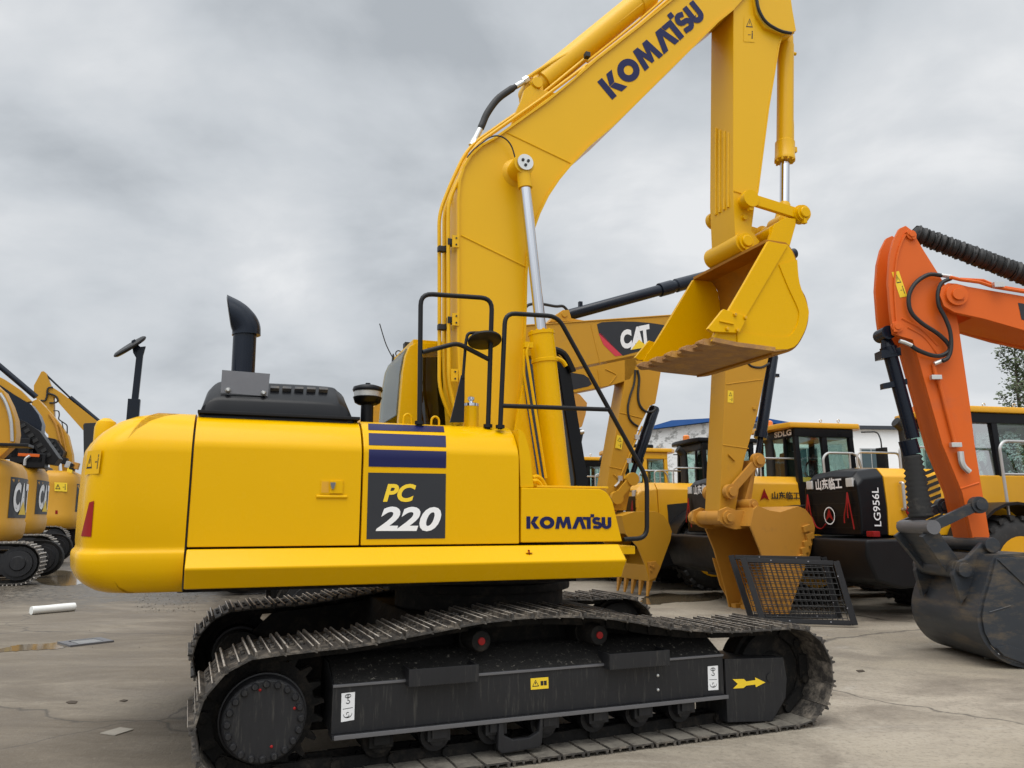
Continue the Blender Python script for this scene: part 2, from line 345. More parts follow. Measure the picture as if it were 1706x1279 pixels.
# inner dark bulkhead behind the panel joints, and far side of the house
mb = MB(); mb.box(-2.75, xp - .02, -1.285, -.35, 1.17, 1.97); mb.box(-2.75, -1.15, -.35, 1.3, 1.17, 2.1); mb.box(-1.15, .3, .33, 1.38, 1.17, 1.32); mb.box(-1.15, .55, -.33, .33, 1.17, 1.4)
mb.box(-2.75, -1.1, -1.0, 1.3, 1.97, 2.15)
part(mb, 'inner_frame', DRK)
mb = MB(); mb.box(-2.78, -1.15, 1.25, 1.38, 1.3, 2.15); mb.box(-1.2, -1.12, -.35, 1.3, 1.3, 2.17); part(mb, 'house_panel', YEL, bev=.02)
# rounded step piece in front of the pump door, tool box
s = .3048; c7 = lambda x, y: (580 + x * s, 680 + y * s)
mb = MB(); mb.prism(crv(FU.QS([c7(930, 112), c7(962, 135), c7(985, 200), c7(1000, 280), c7(1015, 432)], -1.33), 4) + FU.QS([c7(942, 434)], -1.33), -1.33, -.42); part(mb, 'step_panel', YEL, bev=.01)
tb = FU.QS([(868.5, 812), (1000, 814), (1012, 821), (1021, 836), (1037, 902), (868, 905)], YB)
mb = MB(); mb.prism(crv(tb[1:4], 5)[:-1] + [tb[3], tb[4], (tb[5][0], tb[4][1]), tb[0]], YB, -.42); TB = part(mb, 'tool_box', YEL, bev=.012)
mb = MB(); a, b, t = q(877, 880.5), q(1018.5, 881), q(877, 860); put_name(mb, a, b - a, t - a, 0, (0, -1, 0)); mb.build('maker_lettering', BLUE, TB)
mb = MB(); p0 = FU.Q(886, 811.5, -1.2); p1 = FU.Q(1004, 814, -1.2); mb.box(p0[0], p1[0], -1.3, -.5, tb[0][1] + .004, tb[0][1] + .02); mb.build('tread_plate', YELB, TB, bev=.004)
# side sill
xs0 = X(309, 945); xs1 = X(1041, 920, -1.4)
SILL = [(-1.33, 1.372), (-1.37, 1.372), (-1.475, 1.268), (-1.475, 1.255), (-1.40, 1.14), (-1.30, 1.13), (-1.2, 1.16), (-1.2, 1.372)]
secs = [[(xs0, y, z) for y, z in SILL], [(xs1 - .035, y, z) for y, z in SILL], [(xs1, y + .05, 1.25 + (z - 1.25) * .75) for y, z in SILL]]
mb = MB(); mb.loft(secs); SL = part(mb, 'side_sill', YEL, bev=.01, seg=3)
mb = MB(); p = FU.P(881, 921, -1.42)
for a in (0, 1.57): mb.beam(p - Vector((math.cos(a) * .022, 0, math.sin(a) * .022)), p + Vector((math.cos(a) * .022, 0, math.sin(a) * .022)), .03, .003)
mb.build('red_cross_mark', RED, SL)
mb = MB(); mb.box(xs1 + .0, xs1 + .2, -1.2, -.7, 1.29, 1.355); part(mb, 'front_deck', YEL, bev=.01); mb = MB(); mb.box(xs1 - .1, .86, .35, 1.4, 1.2, 1.318); part(mb, 'cab_floor', YEL, bev=.01)
mb = MB(); mb.box(-2.7, .05, -1.15, 1.3, 1.1, 1.17); part(mb, 'belly_plate', DRK)
# engine hood
hp = [(336, 687), (341, 657), (350, 640), (367, 629), (400, 630), (447, 632), (547, 638), (566, 645), (578, 662), (585, 698)]
hx = FU.QS(hp, -1.05); hx[0] = (hx[0][0], 2.2); hx[-1] = (hx[-1][0], 2.2); top = crv(hx, 4); zt = max(z for x, z in hx)
secs = []
for y, sx, zz in ((-1.175, 1.0, .05), (-1.165, .995, .5), (-1.145, .985, .58), (-.985, .96, .94), (-.93, .955, .985), (-.8, .95, 1.0), (.5, .93, 1.0), (.62, .95, .9), (.7, .97, .4)):
    xm = (hx[0][0] + hx[-1][0]) / 2; secs.append([(xm + (x - xm) * (sx + .03), y, 2.15 + (z - 2.15) * zz) for x, z in top])
mb = MB(); mb.loft(secs); HOOD = part(mb, 'engine_hood', BLK, sharp=45)
mb = MB(); mb.box(X(329, 687, -1.2), X(600, 700, -1.2), -1.2, .8, 2.235, 2.256); mb.build('hood_rim', BLKM, HOOD, bev=.004)
for r in range(2):
    for i in range(6):
        u0 = 450 + i * 20.2; v0 = (634.5, 646)[r] + i * .55
        g = project(FU, HOOD, [(u0, v0 + 7), (u0 + 15, v0 + 7.6), (u0 + 15, v0 + .4), (u0, v0)], 1, 1, 0)
        if g:
            G = g[0]; nn = (G[1] - G[0]).cross(G[2] - G[0]).normalized(); nn = nn if nn.y < 0 else -nn
            mb = MB(); mb.obox((G[0] + G[3]) / 2 + nn * .008, (G[1] - G[0]) / 2, (G[2] - G[0]) / 2 * .55, nn * .018); mb.build('louver', GRY, HOOD, bev=.004)  # greyer than the hood: light on the louver lips put into the colour
# exhaust stack
ye = -.72
c0 = FU.P(404, 640, ye); c1 = FU.P(408, 556, ye); rr = .082
mb = MB(); mb.rev(c0, c1 + Vector((0, 0, .02)), [(0, rr), ((c1 - c0).length + .02, rr)], 28)
ol = FU.QS([(386, 558), (386.5, 556), (386.5, 554), (387, 552)], ye); orr = FU.QS([(434.5, 559), (433.5, 541), (425, 524), (406, 505.5), (378, 491)], ye)
OL = crv(ol, 6); OR = crv(orr, 6); secs = []
for k in range(19):
    t = k / 18; a = Vector(OL[round(t * (len(OL) - 1))]); b = Vector(OR[round(t * (len(OR) - 1))]); c = (a + b) / 2; h = (b - a) / 2; hw = .096
    secs.append([(c.x + h.x * math.cos(g), ye + hw * math.sin(g) , c.y + h.y * math.cos(g)) for g in [2 * math.pi * i / 24 for i in range(24)]])
mb.loft(secs); EXH = part(mb, 'exhaust_stack', NAVY, sharp=50)
mb = MB(); e_ = [Vector(p) + Vector((-.004, 0, 0)) for p in secs[-1]]; ce = sum(e_, Vector()) / 24; mb.add([ce + (p - ce) * .9 for p in e_], [list(range(24))]); mb.build('pipe_mouth', INK, EXH)
q1 = [FU.P(u, v, -1.13) for u, v in ((367.5, 654), (446, 660), (450, 622.5), (370, 616))]
mb = MB(); mb.add(q1 + [p + Vector((0, .012, 0)) for p in q1], [(0, 1, 2, 3), (7, 6, 5, 4), (0, 4, 5, 1), (1, 5, 6, 2), (2, 6, 7, 3), (3, 7, 4, 0)])
SH = part(mb, 'heat_shield', SHLD)
for u, v in ((380, 650), (439, 655)):
    mb = MB(); p = FU.P(u, v, -1.132); mb.rev(p, p + Vector((0, -.03, 0)), [(0, .02), (.012, .018), (.026, .008)], 12); mb.build('bolt', ZINC, SH)
# air pre-cleaner and filler
yp = -.45; p = FU.P(611, 700, yp); kz = lambda v: FU.P(611, v, yp).z; base = Vector((p.x, yp, 2.1)); h = lambda v: kz(v) - 2.1; pr = .118
mb = MB(); mb.rev(base, base + Vector((0, 0, 1)), [(0, .05), (h(675), .05), (h(674), .075), (h(671), .1), (h(662), pr * .97), (h(661), pr * .9)], 28, 0)
mb.rev(base, base + Vector((0, 0, 1)), [(h(661), pr * .9), (h(652.5), pr * .92)], 28, 1)
mb.rev(base, base + Vector((0, 0, 1)), [(h(652.5), pr * .97), (h(650), pr * 1.02), (h(645), pr * .96), (h(642), pr * .6), (h(641), .02), (h(638), .02)], 28, 0)
part(mb, 'air_precleaner', [BLK, GALV], sharp=60)
mb = MB(); p = FU.P(619, 700, -.75); mb.rev((p.x, p.y, 2.19), (p.x, p.y, 3), [(0, .09), (.02, .09), (.022, .05), (.05, .05), (.052, .065), (.075, .06), (.08, .03)], 18); mb.box(p.x + .04, p.x + .13, p.y - .04, p.y + .03, 2.2, 2.24); part(mb, 'filler_cap', YELB)
for u, v in ((679, 700), (725, 704)):
    mb = MB(); p = FU.P(u, v, -1.1); mb.tube([p + Vector((-.03, 0, -.03)), p + Vector((-.028, 0, .03)), p + Vector((0, 0, .05)), p + Vector((.028, 0, .03)), p + Vector((.03, 0, -.03))], .008, 8, fil=.02); part(mb, 'lifting_eye', YEL)
p = FU.P(784.5, 706, -1.02); mb = MB(); zt2 = FU.P(784, 677, -1.02).z
mb.cyl((p.x, p.y, 2.18), (p.x, p.y, zt2), .058, 24, 0); mb.rev((p.x, p.y, zt2), (p.x, p.y, zt2 + 1), [(0, .06), (.02, .06), (.026, .05)], 24, 1); mb.rev((p.x, p.y, zt2 + .02), (p.x, p.y, zt2 + 1), [(0, .015), (.02, .012), (.03, .026), (.05, .026), (.06, .012)], 14, 1)
part(mb, 'fuel_filler', [YEL, CHR])
# hand rails and mirrors
s3 = .3127; c3 = lambda x, y: (640 + x * s3, 460 + y * s3)
def rail(pts, y, r=.018, fil=.09): mb = MB(); mb.tube([FU.P(*p, y) for p in pts], r, 10, fil=fil); return mb
yr = -1.16
mb = rail([c3(188, 800), c3(195, 92), c3(575, 118), c3(553, 815)], yr); mb.tube([FU.P(*c3(x, y), yr) for x, y in ((205, 405), (390, 356), (556, 442))], .018, 10, fil=.05)
for x, y in ((188, 775), (553, 792)): p = FU.P(*c3(x, y), yr); mb.cyl(p + Vector((0, 0, -.02)), p + Vector((0, 0, .004)), .034, 14)
part(mb, 'hand_rail', BLKM)
yr = -1.22
mb = rail([c3(618, 815), c3(645, 196), c3(925, 214), c3(1400, 1075), c3(1400, 1395), (1039, 898.5)], yr, fil=.085); mb.tube([FU.P(*c3(625, 690), yr), FU.P(*c3(1190, 710), yr)], .018, 10)
p = FU.P(*c3(618, 796), yr); mb.cyl(p + Vector((0, 0, -.02)), p + Vector((0, 0, .004)), .034, 14)
part(mb, 'hand_rail', BLKM)
ym = -1.12
mb = MB(); br = FU.QS([c3(352, 778), c3(425, 778), c3(428, 690), c3(430, 528), c3(412, 526), c3(372, 700)], ym); mb.prism(br, ym, ym + .02)
mb.tube([FU.P(*c3(x, y), ym) for x, y in ((420, 545), (434, 360), (445, 302), (520, 300))], .012, 8, fil=.03); MIR = part(mb, 'mirror_bracket', BLKM)
mb = MB(); c = FU.P(*c3(535, 338), ym - .06); nrm = Vector((.12, -.3, -.93)).normalized(); nrm = FU.ld(nrm)
mb.rev(c - nrm * .02, c + nrm * .03, [(0, .06), (.012, .12), (.02, .128), (.032, .128), (.036, .12)], 30); mb.tube([c - nrm * .02 + Vector((-.02, 0, .01)), c - nrm * .05], .02, 8); mb.build('mirror_head', BLKM, MIR)
ym = -.85
mb = MB(); a = FU.P(222, 690, ym); b = FU.P(234, 583, ym); mb.beam(a - Vector((0, 0, .05)), b, .03, .042); mb.beam(a - Vector((0, 0, .05)), FU.P(224, 665, ym), .05, .075)
mb.prism(FU.QS([(229, 600), (222, 588), (219, 568), (225, 565), (228, 572), (234, 578), (243, 577), (238, 595)], ym), ym - .012, ym + .012); RM = part(mb, 'rear_mirror_post', NAVY, bev=.003)
mb = MB(); a = FU.P(190, 594, ym); b = FU.P(243, 561, ym); c = (a + b) / 2; d = (b - a).normalized(); w = (c - FU.cam()).normalized(); w = (w - d * w.dot(d)).normalized(); nn = d.cross(w).normalized(); w = (w + nn * .1).normalized(); nn = d.cross(w).normalized(); L2 = (b - a).length / 2
pts = [(math.cos(g), math.sin(g)) for g in [2 * math.pi * i / 26 for i in range(26)]]
mb.loft([[c + d * L2 * x * f + w * .09 * y * f + nn * t for x, y in pts] for t, f in ((-.012, .9), (-.004, 1), (.006, 1), (.014, .9))]); mb.build('mirror_head', BLKM, RM)
# cab on the far side
y0, y1 = .36, 1.36
def cabp(pts): return FU.QS(pts, y0)
rear = cabp([(661, 730), (664, 690), (670, 620), (675, 592), (681, 578), (691, 571.5)])
front = [(.52, 3.19), (.66, 3.05), (.84, 1.95), (.86, 1.35)]
prof = crv(rear, 3) + [(.35, 3.21)] + front
mb = MB()
lo = cabp([(661, 760), (664, 700)]); mb.prism([(lo[0][0], 1.32), (lo[1][0], 2.28), (-.55, 2.28), (-.45, 1.75), (.8, 1.7), (.86, 1.32)], y0, y1)
CAB = part(mb, 'cab', BLKM, bev=.02)
pil = cabp([(661, 730), (664, 690), (670, 620), (675, 592), (681, 578), (691, 571.5), (727, 572), (727, 579), (712, 581), (704, 590), (700, 620), (698, 730)])
mb = MB(); mb.prism(pil, y0 - .03, y0 + .06); mb.prism(pil, y1 - .06, y1 + .02); mb.box(rear[-1][0] - .02, .45, y0 - .02, y1, 3.14, 3.215); mb.build('cab_pillar', YEL, CAB, bev=.012)
mb = MB(); rp = [(x - .0, z) for x, z in crv(rear, 3)]
mb.prism([(.4, 3.14), (.45, 3.215), (.55, 3.2), (.7, 3.08), (.88, 1.95), (.9, 1.34), (.76, 1.34), (.75, 1.95), (.58, 3.02), (.5, 3.1)], y0 - .02, y0 + .09); mb.prism([(.4, 3.14), (.45, 3.215), (.55, 3.2), (.7, 3.08), (.88, 1.95), (.9, 1.34), (.8, 1.34), (.78, 1.95), (.6, 3.02), (.5, 3.1)], y1 - .07, y1)
mb.box(-.05, .05, y0 - .01, y0 + .05, 1.7, 3.15); mb.box(.82, .88, y0 + .09, y1 - .07, 1.34, 1.42)
mb.build('front_post', BLK, CAB, bev=.012)
mb = MB(); gx = [(x - .012, z) for x, z in rear[1:5]]
mb.loft([[(x, y0 + .07, z), (x, y1 - .07, z), (x + .015, y1 - .07, z), (x + .015, y0 + .07, z)] for x, z in gx]); mb.build('rear_window', GALV if False else GLC, CAB)
mb = MB(); mb.prism([(rear[1][0] + .18, 2.3), (rear[3][0] + .16, 3.05), (-.06, 3.12), (-.06, 1.8), (-.5, 1.8)], y0 + .005, y0 + .012); mb.prism([(.06, 1.75), (.06, 3.12), (.5, 3.1), (.58, 3.0), (.74, 1.95), (.74, 1.75)], y0 + .005, y0 + .012); mb.build('side_window', GLD, CAB)
mb = MB(); mb.box(-.75, -.62, .6, 1.1, 2.0, 2.85); mb.box(-.7, -.15, .6, 1.1, 1.85, 2.02); mb.box(-.7, -.6, .72, .98, 2.82, 3.02); mb.build('operator_seat', SEAT, CAB, bev=.04)
mb = MB(); a = FU.P(655, 597, 1.25); mb.rev(a - Vector((0, 0, .04)), a + Vector((0, 0, .05)), [(0, .016), (.06, .014), (.09, .006)], 10); b = FU.P(643, 573, 1.25); c = FU.P(632.5, 539, 1.25); mb.tube(crv([a, b, c], 6), .0055, 6); mb.build('aerial', INK, CAB)
mb = MB(); a = FU.P(664, 592, 1.1); mb.tube([a + Vector((.03 * math.cos(g), 0, .03 * math.sin(g) + .02)) for g in [.2 * i - .5 for i in range(29)]], .006, 6); mb.build('roof_ring', INK, CAB); mb = MB(); a = FU.P(683, 575, .9); mb.box(a.x - .06, a.x + .06, .85, .95, a.z - .03, a.z + .02); mb.build('roof_fitting', INK, CAB)
mb = MB(); mb.tube(crv([(.5, y0 - .05, 3.22), (.62, y0 - .05, 3.18), (.7, y0 - .05, 3.05), (.72, y0 - .05, 3.0)], 4), .035, 8); mb.build('roof_visor', BLKM, CAB)
# boom
YN, YF = -.25, .25
s4 = .3595; c4 = lambda x, y: (680 + x * s4, y * s4)
s5 = .2502; c5 = lambda x, y: (980 + x * s5, y * s5)
ZO = 0
topc = [(790, 775), (770, 705), (764, 620), (762, 570), (762, 460), (762, 330), (765, 300), (772, 277), (784, 258), (802, 241), (824, 229), (852, 209), (910, 168), (953, 133), (993, 98), (1060, 46), (1113, 3), (1180, -52), (1240, -98)]
botc = [(1255, -20), (1223, 15), (1196, 36.5), (1160, 73), (1110, 122), (1060, 172), (1020, 211), (980, 245), (950, 277), (931, 300), (913, 327), (899, 356), (888.5, 385), (880, 425), (877.5, 460), (876, 532), (873, 591), (867, 660), (862, 700), (850, 770)]
tz = FU.QS(topc, YN); bz = FU.QS(botc, YN)
mb = MB(); mb.prism(tz + bz, YN + .012, YF - .012)
mb.strip(tz[1:-1], YN - .012, YF + .012, .016, .004); mb.strip(bz[1:-1], YN - .012, YF + .012, .016, .004)
def seam(a, b, y=YN + .012, w=.009): mb.tube([FU.P(*a, y), FU.P(*b, y)], w, 6)
seam(c4(450, 610), c4(757, 757)); seam(c4(245, 1090), c4(545, 1236))
BOOM = part(mb, 'boom', YELB, sharp=30)
def mk(mb, name, m, par, **k): return mb.build(name, m, par, **k)
mb = MB(); yl = YN + .009; a, b, t = FU.P(1020, 166, yl), FU.P(1177, 28, yl), FU.P(995, 136, yl); put_name(mb, a, b - a, t - a, 0, (0, -1, 0)); mk(mb, 'maker_lettering', BLUE, BOOM)
bp = FU.Q(871.5, 274.5, -.42); 
mb = MB(); mb.cyl((bp[0], -.36, bp[1]), (bp[0], .36, bp[1]), .1, 28); mb.rev((bp[0], -.27, bp[1]), (bp[0], -.2, bp[1]), [(0, .1), (.05, .16)], 28); mk(mb, 'cylinder_boss', YELB, BOOM)
for sgn in (-1, 1):
    mb = MB(); yy = .465 * sgn; mb.cyl((bp[0], yy, bp[1]), (bp[0], yy + .02 * sgn, bp[1]), .075, 28)
    for g in (0.5, 2.6, 4.7): mb.cyl((bp[0] + .03 * math.cos(g), yy, bp[1] + .03 * math.sin(g)), (bp[0] + .03 * math.cos(g), yy + .028 * sgn, bp[1] + .03 * math.sin(g)), .014, 10, 1)
    mk(mb, 'pin_cap', [ZINC, INK], BOOM)
fx = FU.Q(934, 838, -.42)
for sgn in (-1, 1):
    y = .41 * sgn; A = Vector((bp[0], y, bp[1])); B = Vector((fx[0], y, fx[1])); d = (B - A).normalized(); Ln = (B - A).length
    at = lambda u, v: (FU.P(u, v, -.42) - Vector((bp[0], -.42, bp[1]))).length
    t0, t1 = at(872, 312), at(900, 552)
    mb = MB(); e = at(902.5, 598)
    mb.rev(A, B, [(t1 - .002, .045), (t1, .118), (t1 + .03, .118), (t1 + .034, .112), (e, .112), (e + .004, .117), (e + .03, .117), (e + .034, .108), (Ln, .108)], 26)
    for k in range(10):
        g = 2 * math.pi * k / 10; o1 = d.orthogonal().normalized(); o2 = d.cross(o1); c = A + d * (t1 - .012) + (o1 * math.cos(g) + o2 * math.sin(g)) * .095; mb.cyl(c, c + d * .02, .012, 6)
    mb.cyl(B + Vector((0, -.07, 0)), B + Vector((0, .07, 0)), .12, 20)
    BC = part(mb, 'boom_cylinder', YEL, sharp=40)
    mb = MB(); mb.rev(A, B, [(t0, .05), (t1 + .1, .05)], 24, 0); mk(mb, 'cylinder_rod', CHR, BC)
    mb = MB(); mb.rev(A, B, [(.05, .062), (t0 + .0, .066), (t0 + .002, .05)], 24); mb.cyl(A + Vector((0, -.05, 0)), A + Vector((0, .05, 0)), .1, 28); mk(mb, 'rod_eye', YELB, BC)
mb = MB(); mb.tube([FU.P(*c3(x, y), -.52) for x, y in ((772, 362), (757, 400), (862, 1075))], .013, 8, fil=.03); mb.tube([FU.P(*c3(x, y), -.36) for x, y in ((800, 360), (745, 380), (745, 520), (835, 1075))], .012, 8, fil=.03)
p = FU.P(*c3(765, 368), -.5); mb.obox(p, (.04, 0, 0), (0, .03, 0), (0, 0, .025)); mb.tube([FU.P(*c3(x, y), -.3) for x, y in ((850, 425), (905, 432), (950, 450), (968, 480))], .022, 8, fil=.04)
mb.tube([FU.P(*c7(x, y), -.5) for x, y in ((1010, 380), (1035, 372), (1060, 390), (1085, 440))], .02, 8, fil=.04); mb.tube([FU.P(*c7(x, y), -.6) for x, y in ((1010, 400), (1030, 395), (1050, 412), (1065, 450))], .02, 8, fil=.04)
part(mb, 'cylinder_pipe', YEL)
mb = MB()
for y in (-.33, .29): mb.prism(FU.QS([(872, 640), (880, 690), (899, 815), (820, 815), (858, 720), (862, 690)], -.33), y, y + .045)
part(mb, 'boom_bracket', YEL, bev=.008)
# steel pipes along the back of the boom
def chainpts(pts, y): return [FU.P(*p, y) for p in pts]
pa = [(757, 706), (748, 690), (732, 648), (732, 460), (731.5, 356), (750, 308), (773, 259), (792, 236), (880, 175), (974, 98)]
pb = [(764, 700), (758, 685), (748, 632), (747, 460), (746.5, 338), (768, 290), (788, 250), (800, 236), (900, 166), (978, 108)]
pcx = [(760, 712), (754, 690), (741, 640), (741, 460), (740.5, 350), (760, 300), (780, 258)]
mb = MB(); mb.tube(chainpts(pa, -.12), .017, 8, fil=.12); mb.tube(chainpts(pb, -.21), .017, 8, fil=.12); mb.tube(chainpts(pcx, -.02), .015, 8, fil=.12)
mb.tube(chainpts([(978, 103), (1060, 38), (1113, -8), (1180, -62)], -.16), .014, 8); mb.tube(chainpts([(975, 112), (1060, 45), (1113, -1), (1180, -55)], -.21), .014, 8)
mb.tube(chainpts([(874, 133), (892, 120), (925, 100), (993, 66), (1040, 30), (1100, -18)], -.1), .018, 8, fil=.1); mb.tube(chainpts([(862, 205), (905, 172), (953, 137), (975, 112)], -.23), .014, 8)
PIPE = part(mb, 'hydraulic_pipe', YELB)
for u, v, y, dx, dz in ((735, 415, -.14, .06, .05), (750, 404, -.2, .06, .06), (735, 545, -.14, .06, .05), (750, 534, -.2, .06, .06), (744, 545, -.05, .05, .05), (744, 415, -.05, .05, .05), (978, 92, -.2, .05, .05)):
    mb = MB(); p = FU.P(u, v, y); mb.obox(p, (dx * .5, 0, 0), (0, .03, 0), (0, 0, dz * .5)); mk(mb, 'pipe_clamp', INK, PIPE, bev=.004)
for u, v in ((759, 402), (759, 532), (757, 625)):
    mb = MB(); p = FU.P(u, v, -.265); mb.obox(p, (.03, 0, 0), (0, .006, 0), (0, 0, .055)); [mb.cyl(p + Vector((.005, -.006, z)), p + Vector((.005, -.012, z)), .008, 8, 1) for z in (-.03, .03)]; mk(mb, 'pipe_bracket', [YELB, INK], PIPE)
mb = MB(); mb.tube(crv(chainpts([(798, 220), (804, 206), (812, 188), (828, 166), (846, 152), (862, 142)], -.1), 5), lambda t: .034 if .1 < t < .9 else .026, 10); HS = part(mb, 'hydraulic_hose', INK)
mb = MB(); mb.tube(chainpts([(790, 235), (800, 215)], -.1), .028, 10); mb.tube(chainpts([(859, 144), (876, 134)], -.1), .028, 10); mb.tube(chainpts([(786, 243), (791, 233)], -.1), .036, 6); mb.tube(chainpts([(872, 136), (879, 131)], -.1), .036, 6); mk(mb, 'hose_fitting', ZINC, HS)
mb = MB(); mb.tube(crv(chainpts([(778, 262), (790, 248), (804, 237), (815, 229), (829, 226), (842, 231), (852, 243), (858, 262)], -.3), 5), .007, 6); part(mb, 'grease_hose', INK)
# arm cylinder along the top of the boom
A = FU.P(884, 153, 0); B = FU.P(1200, -108, 0); d = (B - A).normalized()
mb = MB(); mb.rev(A, B, [(.05, .08), (.16, .1), (.165, .125), (1.75, .125), (1.76, .135), (2.0, .135)], 26); mb.cyl(A + Vector((0, -.09, 0)), A + Vector((0, .09, 0)), .1, 24); part(mb, 'arm_cylinder', YELB)
mb = MB()
for y in (-.17, .11): mb.prism(FU.QS([(850, 214), (858, 190), (868, 168), (874, 149), (884, 141), (897, 148), (932, 156)], y), y, y + .06)
mb.cyl(A + Vector((0, -.19, 0)), A + Vector((0, .19, 0)), .055, 18); part(mb, 'cylinder_bracket', YELB, bev=.006)
# arm (stick)
an = -.21
s6 = .2659; c6 = lambda x, y: (1020 + x * s6, 300 + y * s6)
out = [(1225, 392), (1221.5, 320), (1222, 15), (1220, -60), (1250, -110), (1296, -90), (1311, -30), (1318, 20), (1324, 55), (1302, 63), (1298, 78), (1281, 180), (1263, 320), (1258, 336), (1252, 384), (1266, 402), (1258, 412), (1246, 417), (1233, 411)]
mb = MB(); mb.prism(FU.QS(out, an), an, -an)
mb.strip(FU.QS([(1302, 63), (1298, 78), (1281, 180), (1263, 320), (1258, 336)], an), an - .006, -an + .006, .014, .004)
mb.prism(FU.QS([(1251, -60), (1252, 0), (1256, 26), (1271, 49), (1301, 60), (1323, 54), (1317, 20), (1310, -30), (1295, -85)], an), an - .035, -an + .035)
for k, y in enumerate((-.12, -.05, .03, .1)):   # ribs on the face turned to the cab
    a = FU.P(1208, (235, 205, 190, 215)[k] + 0, an); mb.tube([(FU.Q(1221.7, 330, an)[0] - .004, y, FU.Q(1221, 340, an)[1]), (FU.Q(1221.7, 200, an)[0] - .004, y, FU.Q(1221, 215 - k * 8, an)[1])], .016, 8)
ARM = part(mb, 'arm', YELB, bev=.01, sharp=35)
mb = MB(); a = FU.P(1239, 31, an - .036); 
o = FU.P(1239, 69, an - .004); sticker(mb, o, FU.P(1257, 70, an - .004) - o, FU.P(1240, 25, an - .004) - o, (0, -1, 0), tall=True); mk(mb, 'warning_sticker', [YELB, INK], ARM)
mb = MB(); mb.tube(crv(chainpts([(1258, -40), (1261, 0), (1266, 20), (1278, 38), (1300, 51), (1318, 55)], an - .06), 5), .017, 8); mk(mb, 'hydraulic_hose', INK, ARM)
mb = MB(); mb.tube(chainpts([(1222.5, 318), (1262, 330)], an - .002), .008, 6); mk(mb, 'weld_seam', YELB, ARM); mb = MB()
tp = FU.Q(1247, 400, -.3); mb.cyl((tp[0], -.245, tp[1]), (tp[0], .33, tp[1]), .115, 26); mk(mb, 'arm_end_tube', YELB, ARM)
mb = MB(); ly = -.3; lp = FU.Q(1247.5, 332.5, ly); kp = FU.Q(1331, 358.5, ly)
def pinhead(mb, p, y, r=.085): mb.cyl((p[0], y, p[1]), (p[0], y - .035, p[1]), r, 22); mb.rev((p[0], y - .03, p[1]), (p[0], y - 1, p[1]), [(0, r * .7), (.022, r * .68), (.028, r * .6)], 22); mb.box(p[0] - .02, p[0] + .02, y - .045, y, p[1] - r - .035, p[1] - r + .02)
pinhead(mb, tp, -.24, .09); pinhead(mb, lp, -.29, .09); mb.cyl((lp[0], -.29, lp[1]), (lp[0], .29, lp[1]), .07, 20)
h1 = FU.Q(*c6(824, 235), an); mb.cyl((h1[0], an, h1[1]), (h1[0], an - .03, h1[1]), .03, 12); mk(mb, 'arm_pin', YEL, ARM)
for sgn in (-1, 1):
    mb = MB(); y = .315 * sgn; P1 = Vector((lp[0], y, lp[1])); P2 = Vector((kp[0], y, kp[1])); mb.beam(P1, P2, .05, .115)
    mb.cyl(P1 - Vector((0, .035, 0)), P1 + Vector((0, .035, 0)), .095, 22); mb.cyl(P2 - Vector((0, .035, 0)), P2 + Vector((0, .035, 0)), .1, 22)
    part(mb, 'link_bar', YELB if sgn > 0 else YEL, bev=.006)
mb = MB(); mb.cyl((kp[0], -.36, kp[1]), (kp[0], .36, kp[1]), .065, 20); pinhead(mb, kp, -.35, .085); part(mb, 'link_pin', YEL)
# bucket
by = -.66
BP = [(1279, 402), (1262, 432), (1237, 476), (1213, 517), (1193, 547), (1185, 568), (1227, 576.5), (1288, 584.5), (1310, 582), (1325, 574), (1336, 558), (1344, 538), (1346, 518), (1342, 497), (1335, 483), (1330, 470), (1328, 448), (1325, 430), (1320, 418), (1312, 407)]
bq = FU.QS(BP, by); back = crv(bq[7:], 3) + [bq[0]]
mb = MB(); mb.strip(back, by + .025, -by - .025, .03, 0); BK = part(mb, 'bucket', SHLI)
for a_ in (by, -by - .03): mb = MB(); mb.prism(bq, a_, a_ + .03); mk(mb, 'side_plate', YEL, BK, bev=.006)
band = FU.QS([(1279, 402), (1311, 409), (1227, 552), (1195, 556), (1188, 566), (1183, 569), (1194, 546), (1213, 517)], by)
for a_ in (by - .016, -by): mb = MB(); mb.prism(band, a_, a_ + .016); mk(mb, 'edge_plate', YEL, BK, bev=.005)
mb = MB()
ip = FU.QS([(1297, 441), (1312, 478), (1328, 513), (1330, 528), (1324, 548), (1304, 562), (1227, 553)], by); opx = FU.QS([(1327, 433), (1331, 472), (1345, 512), (1345, 530), (1336, 558), (1311, 582), (1228, 576)], by)
i1 = crv(ip, 4); o1 = crv(opx, 4)
for ya, yb in ((by - .011, by), (-by, -by + .011)): mb = MB(); mb.loft([[(a[0], ya, a[1]), (b[0], ya, b[1]), (b[0], yb, b[1]), (a[0], yb, a[1])] for a, b in zip(i1, o1)]); mk(mb, 'wear_rim', YEL, BK)
lip = [bq[5], bq[6], FU.Q(1290, 584.5, by)]; mb = MB(); mb.strip(lip, by - .02, -by + .02, .008, .035); mb.strip(FU.QS([(1230, 577.5), (1289, 585.5), (1312, 582)], by), by - .008, -by + .008, .004, .012); mk(mb, 'worn_floor_plate', RUST, BK, bev=.004)
dl = (Vector((lip[0][0], 0, lip[0][1])) - Vector((lip[1][0], 0, lip[1][1]))).normalized(); up = Vector((0, 1, 0)).cross(dl)
